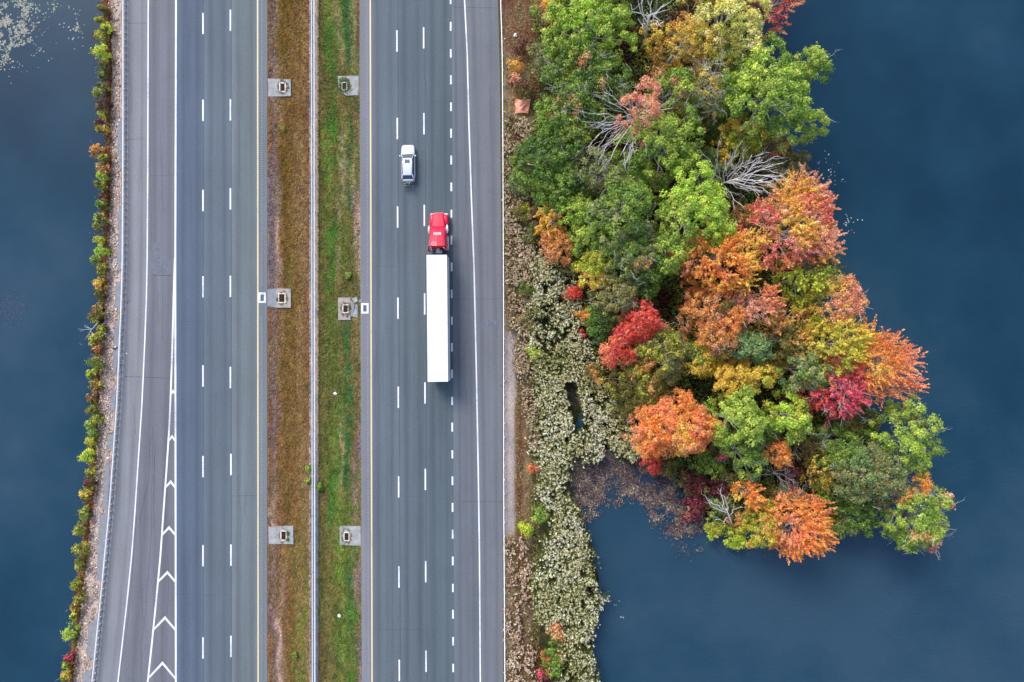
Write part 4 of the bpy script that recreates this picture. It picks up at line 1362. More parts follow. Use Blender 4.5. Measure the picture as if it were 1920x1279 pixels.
T = tree
G_, MI, DK, BR, GG, BL, DU, YE, PA, YG_, GO, OR, RU, CO, SA, RE, CR, MA, OL, BN, PR, LI, TA = [k for k in
    ('green', 'mid', 'dark', 'bright', 'greygreen', 'blue', 'dusty', 'yellow', 'pale', 'yg', 'gold', 'orange', 'rust', 'coral', 'salmon', 'red', 'crimson', 'maroon', 'olive', 'brown', 'pinkred', 'lime', 'tan')]
# --- northern green wood
T("oak_tree", "bright green oak at the top of the wood beside the bare white snag", 1100, 42, 84, 11.5, [(G_, 2), (BR, 2), (MI, 1)], twigs=2)
T("oak_tree", "green oak half out of the top edge, left of the bare white snag", 1128, -70, 80, 11, [(MI, 2), (G_, 1)])
T("bushy_tree", "small dusty grey green tree next to the right guardrail near the top", 1030, 110, 36, 5.5, [(DU, 2), (GG, 2)], 'fine')
T("bushy_tree", "small green and peach tree at the top beside the brown verge", 1018, 22, 26, 4.5, [(MI, 2), (SA, 1), (GO, 1)], 'fine')
T("birch_tree", "thin golden yellow tree right of the bare white snag at the top", 1276, 82, 62, 10, [(YE, 3), (GO, 2), (OL, 1), (RU, 1)], 'fine', twigs=34, dens=.75)
T("birch_tree", "large pale yellow tree with many bare twigs at the top of the wood", 1366, 48, 76, 13, [(PA, 4), (YG_, 2), (GO, .6)], 'fine', twigs=60, dens=.8)
T("birch_tree", "pale yellow tree cut by the top edge behind the large pale one", 1340, -75, 74, 12, [(PA, 2), (GO, 1), (YG_, 2)], 'fine', twigs=10)
T("maple_tree", "bright red maple over the water at the top edge of the photo", 1450, 2, 44, 9, [(RE, 3), (CO, 1.5), (RU, 1)], 'spiky', grad=(1, .2))
T("maple_tree", "rust and olive maple beyond the top edge beside the red one", 1410, -70, 50, 8, [(OL, 2), (RU, 1)], 'spiky')
T("bushy_tree", "dark olive green tree under the pale yellow one, left of the big lakeside oak", 1368, 122, 48, 7, [(OL, 2), (YG_, 1.5), (DK, 1)], 'fine')
T("oak_tree", "large green oak leaning over the lake, rightmost of the northern trees", 1440, 178, 88, 14.5, [(G_, 2), (BR, 1), (MI, 2)], twigs=12, dens=1.0, base=(1398, 205),
  extra=((1515, 120, 34, 13, [(G_, 1), (MI, 1)]), (1532, 140, 22, 12, [(MI, 1)]), (1525, 238, 30, 11, [(MI, 1), (G_, 1)]), (1520, 105, 16, 13, [(G_, 1)]), (1372, 165, 34, 12, [(MI, 2), (G_, 1)])))
T("oak_tree", "green oak full of grey dead twigs and orange flecks beside the verge", 1098, 158, 82, 11, [(MI, 4), (DK, 2), (GO, .4), (SA, .25)], 'fine', twigs=70)
T("oak_tree", "dense green oak left of the coral half bare tree", 1060, 235, 56, 9, [(MI, 2), (DK, 1), (G_, 1)], twigs=8)
T("half_bare_tree", "coral leaved tree with a fan of long bare grey branches", 1200, 208, 42, 15.5, [(SA, 3), (PR, .6), (TA, .6)], 'fine', ry=1.25, dens=.62, base=(1170, 235),
  bare=((1132, 172, 14, .09, 2), (1120, 215, 14, .08, 2), (1118, 240, 13, .09, 2), (1116, 258, 12.5, .09, 2), (1128, 275, 12, .08, 2), (1150, 285, 12, .09, 2), (1163, 292, 11, .08, 2),
        (1190, 286, 12, .08, 2), (1214, 268, 12, .07, 1), (1232, 274, 10, .06, 1), (1262, 202, 15, .07, 1), (1140, 192, 14, .08, 2), (1180, 300, 10, .07, 2), (1128, 250, 13, .08, 2)))
T("oak_tree", "mid green oak between the coral tree and the yellow twiggy one", 1262, 175, 52, 11.5, [(MI, 2), (G_, 1), (DU, .8), (CO, .15)])
T("birch_tree", "narrow golden tree laced with pale twigs beside the big lakeside oak", 1321, 174, 34, 13, [(GO, 2), (YE, 2), (DU, 1)], 'fine', ry=1.45, twigs=75, dens=.65)
T("oak_tree", "broad green oak below the coral half bare tree", 1242, 268, 76, 12.5, [(MI, 2), (G_, 3), (DU, 1)], twigs=5)
T("oak_tree", "green oak left of the broad one, under the bare fan of branches", 1180, 330, 48, 9.5, [(MI, 2), (G_, 2)], twigs=14)
T("maple_tree", "yellow green and orange maple in the gap above the white dead tree", 1385, 262, 48, 8.5, [(YG_, 2), (YE, 1.5), (GO, 1), (MI, 1)], 'fine')
T("bushy_tree", "dark green tree in the shaded gap left of the white dead tree", 1325, 318, 44, 6.5, [(DK, 2), (BL, 2)], dens=.8)
T("bushy_tree", "deep green tree under the golden twiggy one", 1345, 232, 36, 5.5, [(DK, 1)], dens=.7)
T("bushy_tree", "olive bush at the waterside right of the white dead tree", 1478, 322, 40, 7.5, [(OL, 2), (DU, 2), (DK, 1)], 'fine')
T("bushy_tree", "small tree with coral tips at the waterside under the lakeside oak", 1458, 285, 26, 6.5, [(OL, 1), (RU, 1), (CO, .7)], 'fine')
T("oak_tree", "dark green oak nearest the right guardrail", 1018, 300, 58, 9, [(DK, 2), (MI, 2), (BL, 1)])
T("oak_tree", "dark green oak just below the one nearest the guardrail", 1052, 352, 50, 8.5, [(DK, 2), (MI, 2)], twigs=4)
T("bushy_tree", "grey green feathery bush touching the right guardrail opposite the white wagon", 972, 340, 24, 3, [(BL, 1), (GG, 1), (DK, 1)], 'fine')
T("oak_tree", "grey green oak with dead twigs in the middle of the northern wood", 1112, 322, 42, 9.5, [(GG, 2), (DU, 1), (MI, 1)], 'fine', twigs=30)
T("oak_tree", "tall grey green oak west of the brightest green one", 1166, 395, 58, 13, [(MI, 2), (GG, 2), (G_, 1)], ry=1.3, twigs=6)
T("oak_tree", "brightest green oak with rounded leaf clumps in the centre of the wood", 1300, 392, 76, 14, [(BR, 3), (G_, 2)], ry=1.05, extra=((1345, 440, 36, 12.5, [(BR, 1)]), (1262, 470, 44, 11.5, [(G_, 2), (MI, 1)])))
T("bushy_tree", "fresh green tree right of the orange one beside the reeds", 1082, 396, 36, 8, [(BR, 1), (G_, 2)])
T("bushy_tree", "green tree below the fresh green one with the orange maple to its left", 1098, 446, 36, 7.5, [(G_, 1), (MI, 1), (LI, .6)])
T("maple_tree", "orange and gold maple beside the tan verge", 1034, 412, 28, 6.5, [(GO, 2), (OR, 1), (YG_, .6)], 'spiky', ry=1.1, stretch=.7)
T("maple_tree", "rusty salmon maple below the gold one beside the reeds", 1046, 462, 32, 6, [(RU, 3), (SA, 1), (OL, 1)], 'fine', ry=1.1)
T("oak_tree", "green oak dotted with peach leaves and grey twigs in mid wood", 1178, 478, 56, 10.5, [(MI, 2), (GG, 1), (GO, .4), (SA, .5)], 'fine', twigs=36)
T("maple_tree", "yellow green tree with peach tips beside the reed bed", 1112, 505, 36, 8, [(YG_, 3), (LI, 1), (GO, 1), (SA, .8)], 'fine', ry=.9, dens=1.2)
T("oak_tree", "dusty olive green oak above the red maple", 1158, 556, 48, 9.5, [(DU, 3), (MI, 1)], 'fine', ry=.85, twigs=8)
T("oak_tree", "green oak standing right of the dusty olive one", 1210, 520, 36, 9, [(MI, 1), (DK, 1)])
T("bushy_tree", "green bush right of the small orange shrubs at the reed edge", 1128, 598, 32, 6, [(MI, 2), (DK, 1)])
T("bushy_tree", "blue green bush between the reeds and the red maple", 1122, 624, 22, 4, [(BL, 1), (DK, 1)], 'fine')
# --- the coloured middle
T("maple_tree", "large orange and coral maple with a golden right side", 1350, 490, 70, 13, [(CO, 2), (OR, 3), (GO, 2), (YE, 1.4)], 'spiky', grad=(1, .1), dens=1.15, ry=.95)
T("maple_tree", "tall salmon pink maple by the lake with a golden top", 1478, 428, 74, 14, [(GO, 1.3), (SA, 2.4), (PR, 2.4), (CO, 1.2)], 'spiky', ry=1.0, dens=1.15, twigs=14, extra=((1535, 460, 42, 13, [(SA, 2), (RU, 1)]), (1490, 365, 34, 12, [(GO, 2), (YG_, 1)])))
T("maple_tree", "yellow orange maple at the waterside above the salmon pink one", 1500, 372, 48, 12, [(YG_, 1), (GO, 2), (SA, 2)], 'spiky', grad=(.9, .3), base=(1462, 395))
T("bushy_tree", "olive and orange tree between the brightest oak and the salmon maple", 1400, 410, 30, 8, [(OL, 2), (RU, 1)], 'fine')
T("maple_tree", "yellow green tree below the salmon pink maple", 1512, 522, 50, 10.5, [(YG_, 2), (LI, 1.5), (OL, 1)], 'spiky')
T("maple_tree", "rusty orange maple below the large orange and coral one", 1345, 598, 62, 11, [(RU, 3), (OR, 1.5), (SA, 1), (OL, .7)], 'fine', twigs=10, dens=1.2)
T("maple_tree", "pale coral maple in the centre of the coloured trees", 1418, 572, 46, 12, [(SA, 2), (CO, 2), (GO, .5)], 'spiky', ry=.75)
T("bushy_tree", "olive and tawny tree below the yellow green one", 1470, 628, 56, 9.5, [(OL, 1.2), (RU, 1.5), (YG_, 1.6)], 'spiky')
T("maple_tree", "pinkish lakeside maple mottled with yellow green", 1572, 566, 52, 12, [(YG_, 2), (GO, 1), (SA, 1.6), (PR, 1)], 'fine', grad=(1, .1), dens=1.2, twigs=10)
T("maple_tree", "golden yellow lakeside maple left of the spiky orange one", 1562, 650, 62, 12.5, [(YG_, 1), (YE, 3), (GO, 3)], 'spiky', dens=1.3)
T("maple_tree", "flaming orange maple with long shoots reaching over the lake", 1640, 684, 62, 12, [(GO, 1), (OR, 3), (CO, 2)], 'spiky', ry=.98, dens=1.4, grad=(1, .2), twigs=18, stretch=1.7, base=(1600, 690))
T("maple_tree", "crimson maple veined with pale bare branches", 1566, 724, 58, 11.5, [(CR, 3), (PR, 1), (RE, 1)], 'spiky', ry=.95, twigs=70, dens=1.0)
T("maple_tree", "small red maple patch against the left side of the crimson one", 1522, 752, 20, 8.5, [(RE, 2), (CR, 1)], 'fine')
T("oak_tree", "grey green oak with even rounded crown left of the crimson maple", 1504, 694, 46, 12, [(BL, 2), (GG, 1), (MI, 1)], dens=1.1)
T("oak_tree", "blue green oak above the yellow tree in the middle of the wood", 1398, 648, 52, 11, [(BL, 3), (GG, 1)], ry=.62, dens=1.1)
T("maple_tree", "strong yellow maple between the blue green and the light green oaks", 1395, 708, 58, 10, [(YE, 4), (GO, 1.5), (YG_, .8)], 'oak', ry=.62, dens=1.1)
T("oak_tree", "light green oak with billowing clumps below the strong yellow maple", 1384, 788, 52, 12, [(G_, 3), (BR, 1), (MI, 1)], dens=1.1)
T("oak_tree", "darker green oak below the billowing light green one", 1396, 848, 44, 10, [(MI, 2), (BL, 1), (G_, 1)])
T("oak_tree", "yellowish green oak left of the crimson maple foot", 1482, 782, 46, 11, [(BR, 2), (YG_, .8), (G_, 2)])
T("bushy_tree", "dark green tree between the two light green oaks", 1436, 800, 30, 8, [(MI, 1), (DK, 1)])
T("maple_tree", "bright red maple between the dusty oak and the olive crown", 1202, 606, 40, 9.5, [(RE, 2), (PR, 1.2), (CO, 1.4)], 'fine', ry=1.0, twigs=10, dens=1.2)
T("maple_tree", "vivid red maple at the reed edge", 1158, 660, 34, 8.5, [(RE, 2), (CO, 1.2), (PR, .8)], 'fine', ry=.95, dens=1.2, extra=((1175, 622, 24, 8, [(PR, 1), (RE, 1)]),))
T("bushy_tree", "broad olive yellow tree right of the vivid red maple", 1238, 668, 60, 9.5, [(DU, 2), (YG_, 1.2), (OL, 1), (RU, .5)], 'fine', dens=1.2)
T("bushy_tree", "olive green tree below the broad olive yellow one", 1205, 722, 66, 7.5, [(OL, 2), (YG_, 1), (DU, 1), (RU, .5)], 'fine', ry=.8, dens=1.1)
T("bushy_tree", "orange green tree right of the broad olive yellow one", 1318, 668, 40, 8.5, [(OL, 1.5), (GO, 1), (MI, 1), (YE, .5)], 'fine')
T("maple_tree", "big uniform bright orange maple at the edge of the marsh", 1265, 800, 74, 11, [(OR, 4), (CO, 2), (GO, .5)], 'fine', ry=.86, dens=1.9)
T("maple_tree", "small orange maple below the yellowish green oak", 1460, 846, 27, 8, [(CO, 1), (RU, 1.5), (OR, 1)], 'fine', dens=1.3, twigs=4)
T("bushy_tree", "olive and brown tree right of the small orange maple", 1508, 836, 32, 6.5, [(OL, 1), (BN, 1), (DK, 1)], 'fine')
# --- southern tip
T("oak_tree", "large grey green oak near the southern tip of the wood", 1628, 885, 64, 12, [(GG, 3), (DU, .7), (BL, 1)], 'fine', ry=.98, dens=1.35)
T("oak_tree", "deep green oak left of the large grey green one", 1578, 848, 46, 9, [(MI, 2), (DK, 1), (GG, .6)], twigs=6)
T("bushy_tree", "deep green tree in the shade below the crimson maple", 1600, 790, 46, 7, [(DK, 2), (OL, 1)], dens=.9)
T("oak_tree", "airy light green oak reaching over the lake at the lower right", 1688, 810, 50, 12, [(BR, 1), (G_, 2), (DU, .7)], dens=.85, twigs=22, base=(1640, 830),
  extra=((1740, 795, 20, 11, [(G_, 1)]), (1748, 838, 22, 10, [(MI, 1), (SA, .2)]), (1700, 762, 20, 12, [(G_, 1)]), (1722, 862, 26, 9, [(G_, 1), (BR, 1)])))
T("maple_tree", "gold and orange maple below the airy light green oak", 1712, 900, 26, 8, [(GO, 2), (YG_, 1), (OR, 1)], 'fine', ry=1.2)
T("oak_tree", "green oak with grey twigs at the far southern tip of the wood", 1716, 972, 56, 10, [(MI, 2), (G_, 2), (SA, .3)], twigs=50, dens=1.0, base=(1668, 960),
  extra=((1765, 938, 22, 9, [(G_, 1), (SA, .4)]), (1690, 1008, 26, 8, [(MI, 1)]), (1742, 1012, 24, 7.5, [(GG, 1), (SA, .4)])))
T("bushy_tree", "rusty orange patch of leaves at the foot of the gold maple", 1682, 925, 22, 8.5, [(RU, 2), (OR, 1)], 'fine', twigs=8)
T("oak_tree", "dark green tree under the large grey green oak at the waterside", 1610, 965, 44, 7, [(MI, 1), (DK, 2), (GG, .6)], dens=1.0, base=(1585, 945))
T("bushy_tree", "yellow and olive tree left of the deep green oak", 1540, 882, 34, 7, [(YE, 1.2), (OL, 1.2), (GO, .8), (YG_, 1)], 'spiky')
T("bushy_tree", "dark green bush below the yellow and olive tree", 1568, 930, 34, 5.5, [(DK, 1), (MI, 1), (LI, .5)], base=(1548, 925))
T("maple_tree", "orange coral maple with spiky edge hanging over the lake at the bottom", 1498, 985, 58, 9.5, [(CO, 3), (OR, 2.5), (RU, .6)], 'spiky', ry=1.0, dens=1.5, grad=(.3, -.3), base=(1478, 958))
T("maple_tree", "yellow olive tree left of the bottom orange coral maple", 1432, 985, 34, 7.5, [(YE, 1.2), (YG_, 2), (GO, .5)], 'fine', ry=1.25, dens=1.2, base=(1425, 962))
T("maple_tree", "slim bright orange maple above the yellow olive tree", 1404, 926, 23, 8, [(OR, 4), (GO, 1)], 'spiky', ry=1.35, dens=1.5, stretch=.7)

SG = "low shrubs on the marshy ground of the wooded point"
def shrub(label, px, py, r, h, pals, style='fine', name="shrub", group=SG, cat="shrub", **k):
    return tree(name, label, px, py, r, h, pals, style, group=group, cat=cat, bark='bark_brown', low=.15, **k)
shrub("crimson shrub at the left foot of the big orange maple", 1224, 872, 20, 2.6, [(RE, 2), (CR, 1)])
shrub("dark red shrub right of the crimson one under the big orange maple", 1256, 880, 18, 2.4, [(MA, 2), (RE, .6), (OL, 1)])
shrub("maroon shrub below the big orange maple", 1304, 906, 26, 3, [(MA, 2), (OL, 1.2), (DU, .5)])
shrub("green shrub between the big orange maple and the darker green oak", 1330, 872, 26, 3.4, [(MI, 2), (YG_, 1)])
shrub("small red shrub wedged against the darker green oak", 1352, 852, 12, 5, [(RE, 1), (CR, 1)])
shrub("burgundy shrub in the middle of the low southern growth", 1350, 915, 24, 3, [(MA, 3), (BN, 1)])
shrub("maroon shrub at the marsh edge left of the forked white snag", 1306, 948, 22, 2.5, [(MA, 2), (CR, 1)])
shrub("pinkish red shrub at the marsh edge", 1296, 966, 16, 2, [(CR, 1), (MA, 1), (SA, .6)])
shrub("light green shrub by the forked white snag", 1352, 948, 24, 3.5, [(BR, 1), (DU, 1), (MI, 1)])
shrub("yellow green shrub lining the shore under the forked white snag", 1338, 992, 20, 2.2, [(YG_, 2), (LI, 1)])
shrub("yellow green shrub at the shore with a red bush above", 1378, 1008, 24, 2.2, [(LI, 2), (YG_, 1), (RU, .6)])
shrub("reddish green shrub right of the forked white snag", 1392, 972, 26, 3, [(RU, 1), (OL, 1), (MA, .7)])
shrub("olive shrub left of the slim orange maple", 1372, 900, 22, 3.5, [(OL, 1), (DU, 1), (YG_, .5)])
shrub("purple brown shrub right of the slim orange maple", 1445, 925, 24, 3.2, [(MA, 1.5), (OL, 1.5)])
shrub("dark brown shrub below the small orange maple", 1486, 888, 22, 4, [(BN, 2), (MA, 1)])
shrub("crimson and green shrub beside the tangle of grey branches", 1470, 918, 20, 4, [(CR, 1), (MI, 1), (MA, 1)])
shrub("lime green shrub right of the tangle of grey branches", 1543, 930, 16, 4.2, [(LI, 2), (BR, 1)])
shrub("olive yellow shrub at the shore right of the bottom orange maple", 1572, 975, 28, 3, [(DU, 1), (YG_, 1.2), (YE, .4)], base=(1560, 955))
shrub("scarlet shrub standing alone in the reeds", 1076, 549, 17, 3.6, [(RE, 3), (CO, 1)], name="shrub", dens=1.4)
shrub("orange and green shrub below the scarlet one", 1098, 594, 19, 3.6, [(GO, 1), (OR, 1), (MI, 1)])
shrub("tiny red shrub at the reed edge beside the vivid red maple", 1094, 624, 7, 3, [(RE, 1), (CR, 1)])
shrub("dull green shrub at the reed edge right of the rusty maple", 1072, 500, 22, 3, [(DU, 1), (OL, 1)], dens=.8)
shrub("orange and olive shrub left of the lower olive tree", 1116, 700, 20, 3.4, [(OL, 2), (RU, 1), (GO, .5)])
shrub("red brown shrub under the olive green tree", 1146, 730, 20, 3, [(BN, 1), (MA, 1), (OL, 1)])
shrub("yellow green shrub beside the water channel in the reeds", 1170, 765, 26, 3, [(LI, 1), (OL, 2), (RU, .6)])
shrub("grass green shrub in the verge by the lower sandy patches", 1012, 968, 17, 2.2, [(MI, 2), (BR, 1)])
shrub("bright green shrub in the reeds right of the guardrail bend", 1001, 663, 13, 1.8, [(BR, 1), (LI, 1)])
shrub("mixed red and green shrub among the reeds near the bottom", 1044, 1196, 20, 2.4, [(MA, 1), (DK, 2), (RU, 1)])
shrub("red and green shrub among the reeds at the bottom edge", 1036, 1240, 26, 2.4, [(OL, 1), (MI, 1), (RE, .6)])
shrub("pink and maroon shrub at the very bottom of the reeds", 1018, 1268, 14, 2, [(CR, 1), (MA, 1)])
shrub("brick red shrub at the upper corner of the bottom reeds", 1042, 1178, 12, 2.2, [(RU, 1), (RE, 1)])
shrub("red shrub in the brown verge beside the lower reeds", 999, 880, 12, 1.6, [(RE, 1), (RU, 1), (MA, .7)])
shrub("peach coloured shrub on the verge opposite the topmost dotted line", 965, 118, 16, 1.6, [(TA, 1), (GO, 1.2), (RU, 1)])
shrub("orange brown shrub on the verge above the peach one", 978, 88, 14, 1.5, [(RU, 1), (BN, 1)])
shrub("tan shrub on the verge between the peach one and the orange tarpaulin", 966, 146, 11, 1.2, [(TA, 1), (SA, 1)])
shrub("olive shrub on the verge just above the orange tarpaulin", 985, 168, 18, 1.6, [(OL, 2), (BN, 1)])
shrub("olive yellow shrub beside the rail left of the gold maple", 985, 398, 22, 1.8, [(OL, 1), (YG_, 1), (TA, .6)])
shrub("green brown shrub left of the rusty maple", 1002, 438, 20, 2, [(OL, 1), (DK, 1), (BN, .5)])
shrub("dark green grassy shrub in the verge opposite the trailer", 992, 545, 20, 1.6, [(OL, 2), (DK, 1)], dens=.8)
shrub("grey green shrub in the verge opposite the trailer tail", 988, 600, 17, 1.5, [(DU, 1), (OL, 1), (MI, .6)], dens=.8)
shrub("yellow green shrub by the lowest sandy patch of the verge", 986, 992, 14, 1.5, [(LI, 1), (TA, 1.5)])

# --- bare trees
dead_tree("dead_tree", "bare white snag with forked branches at the top of the wood", (1207, 90), (1217, 30), 12,
          [(1183, 8, 14, .3), (1196, 35, 11, .2), (1222, 2, 14, .9), (1246, 8, 13, .8), (1244, 41, 12, .4), (1203, -8, 15, .7), (1232, 25, 13, .6)], .20, 1, spread=.6, nb=2)
dead_tree("dead_tree", "pale trunk standing beyond the top edge above the snag", (1230, 40), (1234, -30), 12, [(1240, -40, 13, .8), (1225, -50, 13, .8)], .15, 1)
dead_tree("dead_tree", "white dead tree with a fan of branches in the dark gap", (1336, 350), (1372, 338), 9,
          [(1450, 308, 11, .9), (1452, 328, 11, .9), (1445, 342, 10, .9), (1430, 352, 10, .7), (1408, 358, 9, .5), (1385, 288, 11, .6), (1342, 300, 10, .2), (1410, 290, 11, .7),
           (1430, 300, 11, .8), (1360, 300, 10, .4), (1390, 385, 7, .2), (1440, 335, 11, .9), (1395, 305, 11, .6)], .17, 2, spread=.42, nb=4)
dead_tree("dead_tree", "forked white snag over the low southern growth", (1383, 1000), (1362, 955), 7,
          [(1330, 942, 8, .7), (1340, 975, 6, .3), (1352, 918, 8, .9), (1390, 950, 7, .5), (1358, 930, 8, .8), (1328, 938, 8, .9)], .14, 1, spread=.5, nb=3)
dead_tree("dead_tree", "tangle of grey branches above the bottom orange maple", (1492, 945), (1490, 932), 6,
          [(1462, 905, 7, .5), (1510, 930, 7, .7), (1505, 915, 7, .7), (1478, 915, 7, .6), (1515, 940, 6, .4), (1490, 905, 7, .8), (1475, 925, 7, .5)], .09, 2, 'bark_grey', .55, 4)
dead_tree("dead_tree", "bare grey branches lying across the growth below the small orange maple", (1455, 895), (1450, 885), 5,
          [(1412, 892, 6, .5), (1490, 900, 6, .6), (1485, 872, 7, .7), (1425, 875, 6, .5), (1478, 908, 6, .7)], .09, 2, 'bark_grey', .5, 3)
dead_tree("dead_tree", "curving white limb at the shore beside the southern tip oak", (1655, 965), (1668, 955), 4,
          [(1628, 932, 8, .6), (1636, 950, 8, .8), (1650, 980, 5, .5), (1640, 985, 3, .2), (1666, 1000, 5, .4), (1672, 958, 6, .9)], .13, 1, spread=.3, nb=2)
dead_tree("dead_tree", "two bleached sticks hanging over the water under the southern tip oak", (1680, 990), (1690, 1010), 3,
          [(1697, 1030, 3, .9), (1668, 1020, 3, .5), (1690, 1005, 4, .7)], .07, 1, spread=.3, nb=2)
dead_tree("dead_tree", "reddish bare sapling beside the deep green oak", (1548, 835), (1545, 822), 8,
          [(1530, 812, 9, .8), (1560, 828, 9, .8), (1540, 800, 9, .9), (1555, 815, 9, .9), (1535, 832, 9, .8), (1548, 840, 8, .8), (1518, 812, 8, .6)], .06, 2, 'bark_grey', .5, 4)
dead_tree("dead_tree", "pale broken snag in the dark hole right of the red maple", (1285, 620), (1280, 605), 7,
          [(1262, 604, 9, .8), (1272, 590, 9, .9), (1290, 625, 6, .4), (1296, 600, 8, .6)], .06, 1, 'bark_white', .45, 3)
dead_tree("dead_tree", "grey dead treetop left of the dark red undergrowth gap under the coral tree", (1160, 322), (1150, 315), 7,
          [(1125, 330, 9, .8), (1110, 322, 9, .8), (1135, 340, 8, .7), (1165, 300, 9, .7), (1120, 300, 9, .7)], .07, 2, 'bark_grey', .5, 3)
dead_tree("fallen_branch", "bleached branch fallen from the left bank into the lake", (185, 598), (168, 622), -0.4,
          [(150, 622, -.6, .6), (163, 632, -.7, .8), (175, 628, -.7, .9), (158, 610, -.5, .7), (182, 632, -.8, .9)], .06, 1, spread=.5, nb=3, z0=-0.6)

